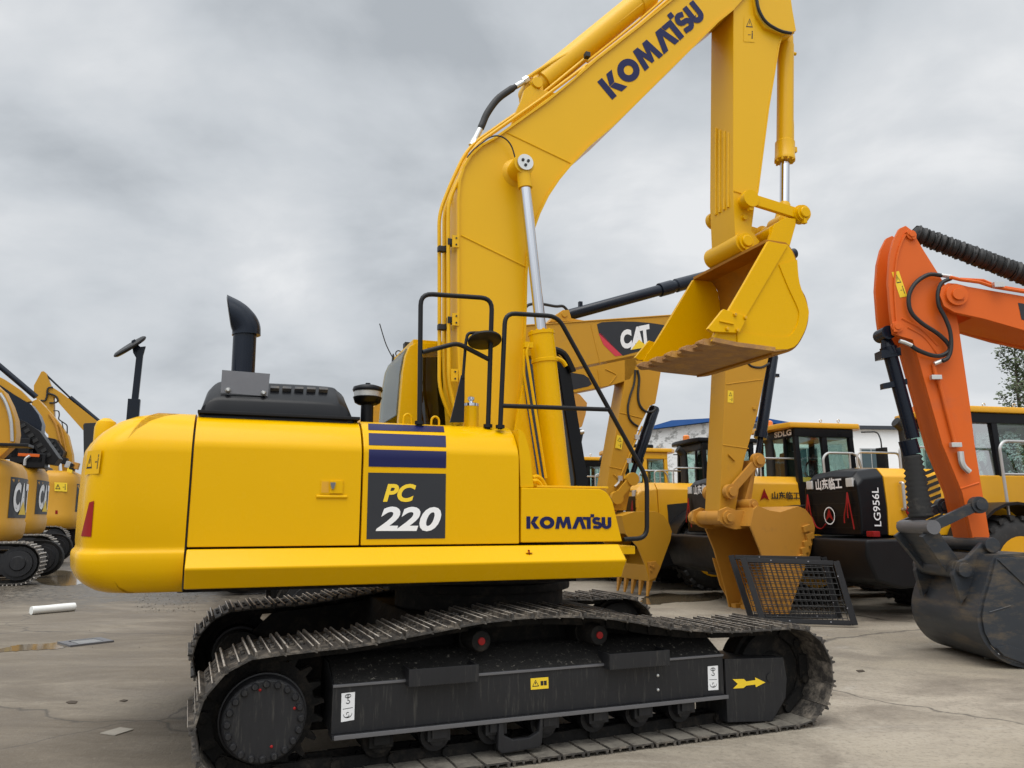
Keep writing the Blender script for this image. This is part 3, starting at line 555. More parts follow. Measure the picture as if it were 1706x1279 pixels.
for k in range(5):
    y = -.56 + k * .28; c = Vector((lip[0][0], y, lip[0][1])) - Vector((0, 0, .005)); sg = 1 if up.z > 0 else -1; u_ = up * sg; mb = MB()
    secs = []
    for t, w, hh, o_ in ((-.2, .03, .008, .02), (-.1, .07, .022, .01), (0, .072, .034, 0), (.05, .055, .03, 0), (.052, .042, .024, 0), (.09, .028, .01, -.006)):
        b_ = c + dl * t + u_ * o_; secs.append([b_ + Vector((0, w, 0)) + u_ * hh, b_ - Vector((0, w, 0)) + u_ * hh, b_ - Vector((0, w, 0)) - u_ * hh, b_ + Vector((0, w, 0)) - u_ * hh])
    mb.loft(secs); mk(mb, 'tooth_adapter', RUST, BK, bev=.008)
for sgn in (-1, 1):
    mb = MB(); y = by - .045 if sgn < 0 else -by; cu = FU.QS([(1175, 549), (1201, 516.5), (1241, 529), (1227, 556), (1182, 554)], by); mb.prism(cu, y, y + .045)
    for u, v in ((1219, 526), (1236, 531), (1206, 549.5), (1223, 552)): p = FU.Q(u, v, by); yy = y if sgn < 0 else y + .045; mb.cyl((p[0], yy, p[1]), (p[0], yy - .02 if sgn < 0 else yy + .02, p[1]), .019, 6, 1)
    a, b = FU.P(1198, 535, y), FU.P(1222, 540, y); mb.beam(a, b, .03, .012); mk(mb, 'side_cutter', [YEL, YELD], BK, bev=.005)
mb = MB()
for ya in (-.34, .29): mb.prism(FU.QS([(1275, 420), (1282, 398), (1291, 372), (1310, 362), (1326, 364), (1326, 374), (1316, 410), (1308, 425)], -.34), ya, ya + .05)
p = FU.Q(1296, 385, -.34); mb.cyl((p[0], -.3, p[1]), (p[0], .3, p[1]), .085, 22); mk(mb, 'bucket_ear', YEL, BK, bev=.008)
# bucket cylinder
yb_ = -.02; A = FU.P(1309, 56, yb_); B = FU.P(1307, 345, yb_); lt = lambda v: (FU.P(1308, v, yb_) - A).length
mb = MB(); mb.rev(A, B, [(0, .07), (.06, .085), (lt(75), .085), (lt(76), .092), (lt(236), .092), (lt(238), .108), (lt(262), .108), (lt(263), .112), (lt(268), .112), (lt(268.5), .05)], 26)
for k in range(10):
    g = 2 * math.pi * k / 10; c = FU.P(1307.3, 269, yb_) + Vector((.098 * math.cos(g), .098 * math.sin(g), -.01)); mb.cyl(c, c + Vector((0, 0, .03)), .014, 6)
a = FU.P(1321, 250, yb_); mb.obox(a, (.035, 0, 0), (0, .03, 0), (0, 0, .03)); a = FU.P(1322, 89, yb_); mb.cyl(a - Vector((.05, 0, 0)), a + Vector((.03, 0, 0)), .02, 10)
mb.tube([FU.P(1319, 90, yb_ - .05), FU.P(1318, 180, yb_ - .05), FU.P(1321, 205, yb_ - .05), FU.P(1321, 246, yb_ - .05)], .013, 8, fil=.05)
BCY = part(mb, 'bucket_cylinder', YELB)
mb = MB(); mb.rev(A, B, [(lt(262), .052), (lt(338), .052)], 24); mk(mb, 'cylinder_rod', CHR, BCY)
kc = Vector((kp[0], 0, kp[1])); mb = MB(); e = FU.P(1307.5, 338, yb_); mb.rev(e, kc, [(0, .055), (.02, .065), ((kc - e).length - .05, .075)], 20); mb.cyl(kc + Vector((0, -.1, 0)), kc + Vector((0, .1, 0)), .1, 22); mk(mb, 'rod_eye', YELB, BCY)
# ---------------------------------------------------------------- undercarriage (turned a little against the house)
YT = -1.5986; YW = .7
def lower(mb, name, m, par=EX, **k): return mb.build(name, m, par, rotz=DR if par is EX else 0, **k)
PATH = [(-2.22, .80), (-1.95, .815), (-1.71, .825), (-1.42, .86), (-1.14, .895), (-.9, .925), (-.63, .938), (-.33, .935), (-.1, .92), (.1, .895), (.35, .85), (.56, .81), (.88, .772), (1.2, .757), (1.45, .76), (1.64, .758)]
rc = .378; PATH += [(1.64 + rc * math.sin(math.radians(a)), .379 + rc * math.cos(math.radians(a))) for a in range(15, 180, 15)]
PATH += [(1.6, .004), (0, .003), (-2.15, .003)]
rc = .399; PATH += [(-2.225 + rc * math.sin(math.radians(a)), .402 + rc * math.cos(math.radians(a))) for a in range(195, 360, 15)]
pl = [Vector(p) for p in PATH]; seg = [(pl[(i + 1) % len(pl)] - pl[i]).length for i in range(len(pl))]; TOT = sum(seg); NS = round(TOT / .178)
def along(sv):
    sv %= TOT
    for i, l in enumerate(seg):
        if sv <= l: return pl[i].lerp(pl[(i + 1) % len(pl)], sv / l)
        sv -= l
    return pl[0]
pt = TOT / NS
mb = MB(); hw = pt / 2
prof = [(-hw * 1.06, -.004), (-hw * .98, -.002), (-hw * .93, .03), (-hw * .78, .03), (-hw * .70, .0), (-hw * .1, 0), (-hw * .05, .014), (hw * .07, .014), (hw * .12, 0), (hw * .62, 0), (hw * .67, .024), (hw * .81, .024), (hw * .88, 0), (hw * 1.04, -.012), (hw * 1.0, -.022), (hw * .8, -.012), (-hw * .9, -.012)]
mb.add([(x, 0, z) for x, z in prof] + [(x, YW, z) for x, z in prof], [list(range(len(prof))), list(range(2 * len(prof) - 1, len(prof) - 1, -1))], 0)
nP = len(prof)
for i in range(nP):
    j = (i + 1) % nP; mb.f.append([i, j, nP + j, nP + i]); mb.m.append(1 if i in (2, 6, 10) else 2 if i in (14, 15) else 0)
for sx in (-.32, .4):
    for yy in (.24, .31, .43, .50): mb.cyl((sx * hw, yy, 0), (sx * hw, yy, .014), .015, 6, 0)
shoe0 = mb
for side in (0, 1):
    yo = YT if side == 0 else -YT - YW
    mb = MB()
    for i in range(NS):
        a = along(i * pt - pt * .6); b = along(i * pt + pt * .6); d = (b - a).normalized(); nn = Vector((d.y, -d.x)) * -1
        ctr = (a + b) / 2; 
        for yy in (.265, .435):
            off = .0 if i % 2 else .018; yc = yo + yy + (off if yy < .35 else -off)
            c3d = Vector((ctr.x, yc, ctr.y)); dd = Vector((d.x, 0, d.y)); n3 = Vector((nn.x, 0, nn.y)); cc = c3d - n3 * .066
            mb.obox(cc, dd * pt * .56, Vector((0, .016, 0)), n3 * .04); mb.cyl(cc + dd * pt * .45 + Vector((0, -.03, 0)), cc + dd * pt * .45 + Vector((0, .03, 0)), .034, 10)
        e = along(i * pt + pt * .45); 
    TR = lower(mb, 'crawler_track', DRK)
    if side == 0: proto = shoe0.build('track_shoe', [SHOE, SHOEW, SHOE], TR, bev=.002); low = proto.data.copy(); low.materials[2] = DUSTY
    for i in range(NS):
        a = along(i * pt - pt * .5); b = along(i * pt + pt * .5); d = (b - a).normalized(); n2 = Vector((-d.y, d.x)); ctr = along(i * pt)
        so = proto if (side == 0 and i == 0) else copy_part(proto, TR)
        if side == 1 or i: so.parent = TR
        if ctr.y < .06: so.data = low
        so.matrix_local = Matrix(((d.x, 0, n2.x, ctr.x - n2.x * .022), (0, 1, 0, yo + RN.uniform(-.004, .004)), (d.y, 0, n2.y, ctr.y - n2.y * .022), (0, 0, 0, 1)))
def lq(u, v, y): return FL.Q(u, v, y)
for side in (0, 1):
    S = (lambda y: y) if side == 0 else (lambda y: -y)
    def bx(mb, x0, x1, a, b, z0, z1, m=0): a, b = sorted((S(a), S(b))); mb.box(x0, x1, a, b, z0, z1, m)
    yo = -1.47; xa, xb = -1.83, 1.06
    mb = MB(); pf = [(yo, .275), (yo, .545), (yo + .2, .66), (yo + .45, .665), (yo + .45, .275)]; mb.xprism([(S(y), z) for y, z in pf], xa, xb)
    bx(mb, xa, xb, yo - .045, yo + .1, .25, .275); TF = lower(mb, 'track_frame', FRM, bev=.006)
    mb = MB(); mb.xprism([(S(yo + .01), .553), (S(yo + .2), .665), (S(yo + .45), .672), (S(yo + .45), .68), (S(yo + .2), .678), (S(yo + .005), .562)], xa + .01, xb - .01); lower(mb, 'dirt_cover', MUD, TF)
    mb = MB(); bx(mb, xa, xb, yo - .012, yo + .02, .545, .562); bx(mb, xa + .01, xb, yo - .05, yo - .044, .252, .279); lower(mb, 'frame_flange', SHLD, TF, bev=.003)
    for (u0, v0), (u1, v1) in (((681, 1118), (798, 1148)), ((1016, 1095), (1117, 1119))):
        a = lq(u0, v1, yo - .09); b = lq(u1, v1 - 2, yo - .09); mb = MB(); bx(mb, a[0], b[0], yo - .09, yo - .075, a[1] + .01, a[1] + .115); bx(mb, a[0], a[0] + .015, yo - .075, yo + .08, a[1] + .01, a[1] + .115); bx(mb, b[0] - .015, b[0], yo - .075, yo + .08, a[1] + .01, a[1] + .115); bx(mb, a[0] + .015, b[0] - .015, yo - .075, yo + .02, a[1] + .02, a[1] + .03)
        lower(mb, 'step_bracket', FRM, TF, bev=.004)
    yk = FL.QS([(1208, 1098), (1306, 1095), (1312, 1130), (1310, 1163), (1288, 1202), (1213, 1204)], yo + .0)
    mb = MB(); mb.prism(yk, *sorted((S(yo + .005), S(yo + .4)))); YK = lower(mb, 'idler_yoke', FRM, TF, bev=.008)
    xi, zi = 1.64, .379
    mb = MB(); mb.rev((xi, S(yo + .12), zi), (xi, S(yo + .46), zi), [(0, .06), (.001, .13), (.03, .15), (.031, .24), (.05, .29), (.1, .295), (.101, .325), (.24, .325), (.241, .295), (.3, .29), (.33, .2)], 40); lower(mb, 'idler_wheel', DRK)
    xs, zs = -2.225, .402
    mb = MB(); mb.rev((xs, S(yo - .06), zs), (xs, S(yo + .6), zs), [(0, .01), (.0, .222), (.012, .234), (.05, .24), (.1, .242), (.101, .252), (.14, .252), (.16, .22), (.5, .22)], 48)
    HB = lower(mb, 'drive_hub', FRM, bev=.003)
    for k in range(20):
        g = 2 * math.pi * k / 20; c = Vector((xs + .205 * math.cos(g), S(yo - .06), zs + .205 * math.sin(g))); mb = MB(); mb.rev(c, c + Vector((0, S(-1), 0)), [(0, .022), (.014, .021), (.022, .015)], 12); 
        if side == 0: lower(mb, 'hub_bolt', FRM, HB)
    if side == 0:
        for u, v in ((280 + 578 * .265, 940 + 790 * .265), (280 + 795 * .265, 940 + 905 * .265), (280 + 650 * .265, 940 + 1146 * .265)):
            mb = MB(); p = lq(u, v, yo - .06); mb.rev((p[0], yo - .06, p[1]), (p[0], yo - 1, p[1]), [(0, .009), (.004, .008), (.007, .004)], 10, 0); lower(mb, 'red_plug', RED, HB)
    mb = MB(); pts = []
    for k in range(21):
        for r, da in ((.315, -.34), (.315, .34 - .5 + .3), (.375, .3 - .06), (.375, .42)): 
            g = 2 * math.pi * (k + da) / 21; pts.append((xs + r * math.cos(g), zs + r * math.sin(g)))
    mb.prism(pts, *sorted((S(yo + .16), S(yo + .225)))); lower(mb, 'sprocket', DRK)
    for x in (-1.52, -1.15, -.76, -.38, .0, .36, .72):
        mb = MB(); mb.rev((x, S(yo + .02), .19), (x, S(yo + .5), .19), [(0, .035), (.005, .06), (.06, .065), (.061, .1), (.13, .1), (.131, .085), (.3, .085), (.301, .1), (.4, .1)], 22)
        bx(mb, x - .075, x + .075, yo + .0, yo + .06, .17, .25); bx(mb, x - .05, x + .05, yo - .02, yo + .0, .19, .25); lower(mb, 'track_roller', DRK if x < -1.4 else FRM, bev=.004)
    a = lq(868, 1240, yo - .03); mb = MB(); xg_ = a[0]
    mb.prism([(xg_ - .16, .25), (xg_ - .165, .09), (xg_ - .14, .06), (xg_ + .13, .07), (xg_ + .15, .1), (xg_ + .16, .25), (xg_ + .135, .25), (xg_ + .125, .17), (xg_ + .06, .14), (xg_ - .06, .14), (xg_ - .12, .17), (xg_ - .13, .25)], *sorted((S(yo - .04), S(yo + .0)))); lower(mb, 'track_guard', FRM, bev=.01)
    for u, v in ((797, 1066), (992, 1056)):
        p = lq(u, v, -1.4); mb = MB(); mb.rev((p[0], S(-1.46), p[1]), (p[0], S(-1.0), p[1]), [(0, .05), (.004, .065), (.05, .078), (.2, .078), (.201, .09), (.22, .09)], 24); bx(mb, p[0] - .06, p[0] + .1, -1.2, -1.05, .62, .8); CR = lower(mb, 'carrier_roller', DRK)
        mb = MB(); mb.rev((p[0], S(-1.46), p[1]), (p[0], S(-2), p[1]), [(0, .026), (.008, .024), (.01, .012)], 14); lower(mb, 'red_plug', RED, CR)
    if side == 0:
        mb = MB(); yq = yo + .001; pq = lambda u, v: FL.P(u, v, yq); s5b = .2659; c5b = lambda x, y: pq(1000 + x * s5b, 920 + y * s5b)
        mb.add([c5b(*p) for p in ((830, 795), (900, 793), (915, 808), (972, 800), (970, 783), (1035, 815), (975, 845), (972, 828), (915, 835), (898, 850), (832, 853), (862, 824))], [list(range(12))]); lower(mb, 'arrow_decal', STK, YK)
        mb = MB(); p = c5b(1066, 785); mb.cyl(p, p - Vector((0, .002, 0)), .034, 20); lower(mb, 'pin_hole', INK, YK)
        for quad in ([(568, 1203), (590, 1199), (591.5, 1152.5), (569, 1155)], [(1180, 1150), (1197, 1149), (1196, 1108.5), (1179, 1110)]):
            yq = yo - .003; Q4 = [FL.P(u, v, yq) for u, v in quad]; mb = MB(); mb.add(Q4, [(0, 1, 2, 3)], 0); o, ex, ey = Q4[0], Q4[1] - Q4[0], Q4[3] - Q4[0]; f = Vector((0, -.001, 0))
            def ring(cx, cy, rx, ry, a0, a1, w=.07):
                vs, fs = stroke(arc(cx, cy, rx, ry, a0, a1, 12), w); mb.add([o + ex * a + ey * b + f for a, b in vs], fs, 1)
            ring(.5, .87, .22, .06, 0, 360, .03); ring(.5, .87, .08, .03, 0, 360, .02); ring(.5, .66, .14, .05, 180, 430, .035); ring(.5, .24, .32, .12, 170, 370, .03); ring(.5, .26, .1, .04, 40, 230, .03); ring(.5, .18, .1, .04, 220, 410, .03); mb.add([o + ex * a + ey * b + f for a, b in ((.47, .7), (.53, .7), (.53, .82), (.47, .82))], [(0, 1, 2, 3)], 1)
            mb.add([o + ex * a + ey * b + f for a, b in ((.12, .43), (.88, .43), (.88, .45), (.12, .45))], [(0, 1, 2, 3)], 1); lower(mb, 'lifting_decal', [WHT, INK], TF)
        yq = yo - .003; Q4 = [FL.P(u, v, yq) for u, v in ((884.5, 1149), (914, 1146.5), (914, 1128), (884, 1130))]; mb = MB(); sticker(mb, Q4[0], Q4[1] - Q4[0], Q4[3] - Q4[0], (0, -1, 0), figure=False); o, ex, ey = Q4[0], Q4[1] - Q4[0], Q4[3] - Q4[0]
        for a in (.55, .74): mb.add([o + ex * p + ey * q_ + Vector((0, -.001, 0)) for p, q_ in ((a, .3), (a + .16, .3), (a + .16, .7), (a, .7))], [(0, 1, 2, 3)], 1)
        lower(mb, 'warning_sticker', [STK, INK], TF)
        for u, v in ((1095.5, 1125), (1096, 1149)): mb = MB(); p = lq(u, v, yo); mb.rev((p[0], yo, p[1]), (p[0], yo - 1, p[1]), [(0, .012), (.008, .01), (.012, .004)], 10); lower(mb, 'grease_nipple', ZINC, TF)
mb = MB(); mb.cyl((-.35, 0, .8), (-.35, 0, 1.12), .72, 40); mb.cyl((-.35, 0, .98), (-.35, 0, 1.05), .78, 40); mb.prism([(-1.3, .45), (-1.1, .85), (.45, .85), (.65, .45)], -.95, .95); lower(mb, 'carbody', DRK, bev=.02)
for a_ in (-1.1, .8): mb = MB(); mb.cyl((-2.225, a_, .402), (-2.225, a_ + .3, .402), .2, 24); lower(mb, 'travel_motor', DRK)
for a_ in (-1.03, .97): mb = MB(); mb.prism([(-2.1, .2), (-2.12, .58), (-1.95, .735), (-1.2, .8), (-.9, .84), (.4, .8), (1.1, .69), (1.3, .5), (1.2, .2)], a_, a_ + .06); lower(mb, 'inner_side_plate', DRK, bev=.01)

# ================================================================ other excavators
TH = 20.14
def simple_track(par, xc, yc, ln, h, w, shoes=False, name='crawler_track'):
    r = h / 2; l2 = ln / 2 - r; n = 10
    pts = [(xc + l2 + r * .93 * math.sin(math.pi * i / n), r + r * .93 * math.cos(math.pi * i / n)) for i in range(n + 1)] + [(xc - l2 - r * .93 * math.sin(math.pi * i / n), r - r * .93 * math.cos(math.pi * i / n)) for i in range(n + 1)]
    mb = MB(); V = [Vector((x, 0, z)) for x, z in pts]; c = Vector((xc, 0, r))
    mb.loft([[(p.x, yc - w * .22, p.z), (p.x, yc + w * .22, p.z), (p.x * .86 + xc * .14, yc + w * .22, r + (p.z - r) * .86), (p.x * .86 + xc * .14, yc - w * .22, r + (p.z - r) * .86)] for p in V], loop=True)
    T = mb.build(name, DRK, par)
    mb = MB(); mb.box(xc - l2, xc + l2, yc - w * .3, yc + w * .3, r * .5, r * 1.45)
    for sx in (-1, 1):
        for sy in (-1, 1): mb.rev((xc + sx * l2, yc, r), (xc + sx * l2, yc + sy * w * .5, r), [(0, r * .78), (w * .33, r * .78), (w * .34, r * .62), (w * .42, r * .6), (w * .43, r * .35), (w * .48, r * .3)], 24)
    mb.build('track_frame', FRM, par)
    if not shoes: return
    P = [Vector(p) for p in pts]; sg = [(P[(i + 1) % len(P)] - P[i]).length for i in range(len(P))]; tot = sum(sg); ns = round(tot / .19); pr = None
    def al(s):
        s %= tot
        for i, q in enumerate(sg):
            if s <= q: return P[i].lerp(P[(i + 1) % len(P)], s / q)
            s -= q
        return P[0]
    for i in range(ns):
        a, b = al(i * tot / ns - .05), al(i * tot / ns + .05); d = (b - a).normalized(); n2 = Vector((-d.y, d.x)); m_ = al(i * tot / ns)
        if (m_ - Vector((xc, r))).dot(n2) < 0: n2 = -n2
        if pr is None: mb = MB(); mb.box(-.09, .09, -w / 2, w / 2, -.012, .008, 0); mb.box(-.085, -.06, -w / 2, w / 2, .0081, .045, 1); mb.box(.02, .045, -w / 2, w / 2, .0081, .035, 1); o = pr = mb.build('track_shoe', [SHOE, SHOEW], T)
        else: o = copy_part(pr, T)
        o.matrix_local = Matrix(((d.x, 0, n2.x, m_.x), (0, 1, 0, yc), (d.y, 0, n2.y, m_.y), (0, 0, 0, 1)))
def cast_logo(fr, cwo, y0, y1, z0, z1, flip, par):
    """maker's panel on the curved tail: charcoal ground, white letters, yellow triangle"""
    me = cwo.data; bv = BVHTree.FromPolygons([v.co for v in me.vertices], [list(p.vertices) for p in me.polygons])
    def s(a, b, off):
        y = y0 + (y1 - y0) * a; z = z0 + (z1 - z0) * b; h = bv.ray_cast(Vector((-20, y, z)), Vector((1, 0, 0)))
        return Vector((h[0].x - off, y, z)) if h[0] else Vector((0, y, z))
    def grid(a0, a1, b0, b1, off, mb, m, n=10):
        mb.add([s(a0 + (a1 - a0) * i / n, b0 + (b1 - b0) * j / 3, off) for j in range(4) for i in range(n + 1)], [[j * (n + 1) + i, j * (n + 1) + i + 1, (j + 1) * (n + 1) + i + 1, (j + 1) * (n + 1) + i] for j in range(3) for i in range(n)], m)
    mb = MB(); grid(0, 1, 0, 1, .012, mb, 0)
    for k, ch in enumerate('CAT'):
        vs, fs = glyphs(ch, 0, .05); mb.add([s(.08 + .28 * k + .27 * a, .14 + .74 * b, .02) for a, b in vs], fs, 1)
    mb.add([s(.3, .08, .028), s(.72, .08, .028), s(.5, .42, .03)], [(0, 1, 2)], 2); mb.build('maker_decal', [CHAR, WHT, STK], par)
def hidden_body(par, xc, low=False):
    """house, cab and tracks of a machine whose boom and arm reach into the picture"""
    for y in (-1.2, 1.2): simple_track(par, xc, y, 3.6, .95, .6)
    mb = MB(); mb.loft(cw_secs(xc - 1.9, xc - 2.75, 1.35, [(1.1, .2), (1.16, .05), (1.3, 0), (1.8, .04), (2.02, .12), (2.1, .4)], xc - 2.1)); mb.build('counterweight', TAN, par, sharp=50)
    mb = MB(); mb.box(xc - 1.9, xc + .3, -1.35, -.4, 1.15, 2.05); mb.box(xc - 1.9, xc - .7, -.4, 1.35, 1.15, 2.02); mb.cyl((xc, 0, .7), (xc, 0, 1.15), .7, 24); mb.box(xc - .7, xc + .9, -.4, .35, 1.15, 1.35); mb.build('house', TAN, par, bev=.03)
    mb = MB(); zc = 2.55; mb.box(xc - .6, xc + .95, .4, 1.35, 1.15, 1.7); mb.box(xc - .6, xc + .8, .4, 1.35, zc - .1, zc)
    for x in (xc - .6, xc + .15, xc + .75): mb.box(x, x + .07, .4, .47, 1.7, zc - .1); mb.box(x, x + .07, 1.28, 1.35, 1.7, zc - .1)
    mb.build('cab', BLKM, par, bev=.015)
def stick_cyl(mb, a, b, r0, r1, t1=.6, n=18, collar=True):
    l = (Vector(b) - Vector(a)).length
    pr = [(0, r0 * .8), (.05, r0), (l * t1 - .12, r0)] + ([(l * t1 - .118, r0 * 1.18), (l * t1, r0 * 1.18)] if collar else [(l * t1, r0)]) + [(l * t1 + .002, r1), (l, r1)]
    return mb.rev(a, b, pr, n)
# ---- tan machine whose boom carries the maker's panel
FA = Fr(3.7, 13.6, TH); E1 = thing('crawler_excavator', 'tan excavator with CAT on its boom, ochre bucket behind the mesh guards', 'excavator', FA, 'tan excavators in the row behind')
yA = -.22
hidden_body(E1, -5.75)
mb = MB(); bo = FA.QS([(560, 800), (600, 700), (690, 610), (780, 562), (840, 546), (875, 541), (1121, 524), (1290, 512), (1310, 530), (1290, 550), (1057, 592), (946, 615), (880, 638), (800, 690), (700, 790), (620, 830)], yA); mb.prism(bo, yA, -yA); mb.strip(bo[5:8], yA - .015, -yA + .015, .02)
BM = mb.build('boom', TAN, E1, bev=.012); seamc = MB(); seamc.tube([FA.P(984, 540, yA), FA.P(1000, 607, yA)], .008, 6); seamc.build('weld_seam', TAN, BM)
yq = yA - .004; pq = lambda x, y: FA.P(860 + x * .1876, 470 + y * .1876, yq)
mb = MB(); edge = [(717, 372), (760, 355), (900, 347), (1060, 350), (1200, 362), (1350, 385), (1420, 420), (1330, 520), (1100, 610), (945, 652), (735, 455)]
mb.add([pq(*p) for p in edge], [list(range(len(edge)))], 0)
mb.add([pq(732, 455), pq(750, 452), pq(940, 648), pq(880, 657), pq(775, 555)], [(0, 1, 2, 3, 4)], 1)
lf = Vector((0, -.002, 0))
for k, ch in enumerate('CAT'):
    o = pq(*((930, 600), (1015, 600), (1105, 560))[k]); r = pq(*((1030, 580), (1130, 575), (1195, 540))[k]); t = pq(*((920, 430), (1020, 405), (1090, 390))[k]); put_text(mb, ch, o, r - o, t - o, 2, bold=.06, lift=lf)
mb.add([p + lf * 2 for p in (pq(1020, 600), pq(1170, 575), pq(1090, 510))], [(0, 1, 2)], 3); mb.build('maker_decal', [CHAR, PINK, WHT, STK], BM)
mb = MB(); mb.prism(FA.QS([(915, 536), (925, 526), (938, 516), (948, 516), (952, 530), (975, 534)], -.14), -.14, .14); mb.cyl(FA.P(941, 523, -.16), FA.P(941, 523, -.16) + Vector((0, .32, 0)), .05, 14); mb.build('cylinder_bracket', TAN, E1, bev=.005)
a, b = FA.P(946, 525, 0), FA.P(1330, 420, 0); mb = MB(); l = (b - a).length; k = (FA.P(1100, 487, 0) - a).length; mb.rev(a, b, [(0, .07), (.05, .095), (k, .098), (k + .001, .125), (k + .27, .125), (k + .271, .1), (k + .34, .1), (k + .36, .125), (l * .98, .1)], 20)
p = FA.P(966, 510, 0); mb.box(p.x - .02, p.x + .04, -.03, .03, p.z - .03, p.z + .08); p = FA.P(1118, 481, 0); mb.box(p.x - .02, p.x + .03, -.03, .03, p.z - .05, p.z + .05); mb.build('arm_cylinder', NAVY, E1, sharp=40)
mb = MB(); mb.tube(crv([FA.P(u, v, -.05) for u, v in ((872, 520), (880, 508), (900, 506), (925, 510), (938, 510), (946, 518))], 5), .025, 8); mb.build('hydraulic_hose', INK, E1)
ar = [(1186, 740), (1194, 616), (1199, 560), (1236, 470), (1285, 440), (1312, 480), (1300, 560), (1281, 598), (1262, 690), (1240, 765), (1226, 846), (1222, 866), (1205, 868), (1200, 850)]
ar = [(1199, 850), (1209, 616), (1212, 560), (1240, 470), (1290, 440), (1314, 480), (1300, 560), (1280, 598), (1262, 690), (1240, 765), (1226, 846), (1224, 868), (1204, 872)]
mb = MB(); mb.prism(FA.QS(ar, yA), yA, -yA); AM = mb.build('arm', TAN, E1, bev=.012)
mb = MB()
for a, b in (((1209, 640), (1270, 632)), ((1204, 741), (1247, 747))): mb.tube([FA.P(*a, yA), FA.P(*b, yA)], .01, 6)
mb.obox(FA.P(1218, 762, yA), FA.P(1223, 767, yA) - FA.P(1218, 762, yA), (0, .03, 0), (0, 0, .012)); mb.obox(FA.P(1256, 680, yA), (.03, 0, 0), (0, .03, 0), (0, 0, .02)); mb.build('weld_seam', TAN, AM)
mb = MB(); o = FA.P(1212, 670, yA - .004); sticker(mb, o, FA.P(1221.5, 671, yA - .004) - o, FA.P(1212.5, 650, yA - .004) - o, (0, -1, 0), tall=True); mb.build('warning_sticker', [STK, INK], AM)
mb = MB(); stick_cyl(mb, FA.P(1288, 590, 0), FA.P(1262, 762, 0), .1, .05, .82); p = FA.P(1288, 625, 0); mb.box(p.x - .1, p.x + .12, -.03, .03, p.z - .03, p.z + .03); mb.build('bucket_cylinder', NAVY, E1, sharp=40)
mb = MB(); mb.tube(crv([FA.P(u, v, yA) for u, v in ((1244, 602), (1252, 610), (1268, 612), (1282, 605))], 4), .022, 8); mb.build('hydraulic_hose', INK, E1)
ka, kb, kc_ = FA.Q(1262, 767, -.3), FA.Q(1216.5, 819, -.3), FA.Q(1252, 840, -.3)
for sg in (-1, 1):
    mb = MB(); y = .3 * sg
    mb.beam((ka[0], y, ka[1]), (kb[0], y, kb[1]), .06, .14)
    for p, r in ((ka, .13), (kb, .13)): mb.cyl((p[0], y - .05, p[1]), (p[0], y + .05, p[1]), r, 20); mb.cyl((p[0], y - .09 * 1, p[1]), (p[0], y + .09, p[1]), r * .6, 16)
    mb.build('link_bar', TANB, E1, bev=.006)
mb = MB(); mb.beam((ka[0], -.02, ka[1]), (kc_[0], -.02, kc_[1]), .34, .14); mb.beam((ka[0], -.02, ka[1]), (kc_[0] - .1, -.02, kc_[1] + .02), .5, .06); mb.build('link', TANB, E1, bev=.01)
yk = -.68
bk = [(1250, 876), (1256, 848), (1262, 842), (1282, 850), (1300, 853), (1318, 847), (1330, 843), (1342, 848), (1353, 862), (1358, 878), (1356, 895), (1350, 922), (1338, 955), (1322, 1000), (1312, 1035), (1300, 1038), (1284, 975), (1268, 920)]
bq2 = FA.QS(bk, yk)
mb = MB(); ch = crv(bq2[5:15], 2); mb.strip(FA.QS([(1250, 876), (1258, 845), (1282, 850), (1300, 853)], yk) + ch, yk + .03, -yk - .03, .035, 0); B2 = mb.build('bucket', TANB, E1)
for a_ in (yk, -yk - .04): mb = MB(); mb.prism(bq2, a_, a_ + .04); mb.build('side_plate', TANB, B2, bev=.006)
mb = MB()
for u, v in ((1348, 880), (1353, 893), (1349, 905), (1345, 916), (1341, 928)): p = FA.P(u - 6, v, yk); mb.obox(p - Vector((0, .02, 0)), (.075, 0, .02), (0, .03, 0), (-.012, 0, .05))
mb.build('wear_block', TANB, B2, bev=.006)
mb = MB(); pt0 = FA.Q(1212, 862, -.4)
for y in (-.42, .36): mb.prism(FA.QS([(1198, 868), (1199, 850), (1212, 844), (1228, 850), (1252, 850), (1262, 878), (1225, 882), (1212, 878)], -.42), y, y + .06)
mb.cyl((pt0[0], -.46, pt0[1]), (pt0[0], .62, pt0[1]), .12, 22); mb.cyl((pt0[0], -.5, pt0[1]), (pt0[0], -.46, pt0[1]), .07, 18); c2 = FA.Q(1251, 841, -.4); mb.cyl((c2[0], -.48, c2[1]), (c2[0], .48, c2[1]), .1, 20); mb.cyl((c2[0], -.52, c2[1]), (c2[0], -.48, c2[1]), .055, 16)
mb.build('bucket_ear', TANB, B2, bev=.01)
for k in range(5):
    y = -.55 + k * .275; mb = MB(); p = Vector((FA.Q(1304, 1034, yk)[0], y, FA.Q(1304, 1034, yk)[1])); q_ = p + Vector((-.06, 0, -.26)); mb.loft([[p + Vector((x, w, .16)) for x, w in ((-.07, -.07), (.07, -.07), (.07, .07), (-.07, .07))], [p + Vector((x, w, 0)) for x, w in ((-.06, -.065), (.06, -.065), (.06, .065), (-.06, .065))], [q_ + Vector((x, w, max(0, .012 - q_.z))) for x, w in ((-.015, -.035), (.015, -.035), (.015, .035), (-.015, .035))]]); mb.build('bucket_tooth', TANB, B2, bev=.008)
for y in (yk - .03, -yk): mb = MB(); mb.prism(FA.QS([(1268, 935), (1296, 945), (1304, 990), (1296, 1010), (1282, 985)], yk), y, y + .03); mb.build('side_cutter', TANB, B2, bev=.005)
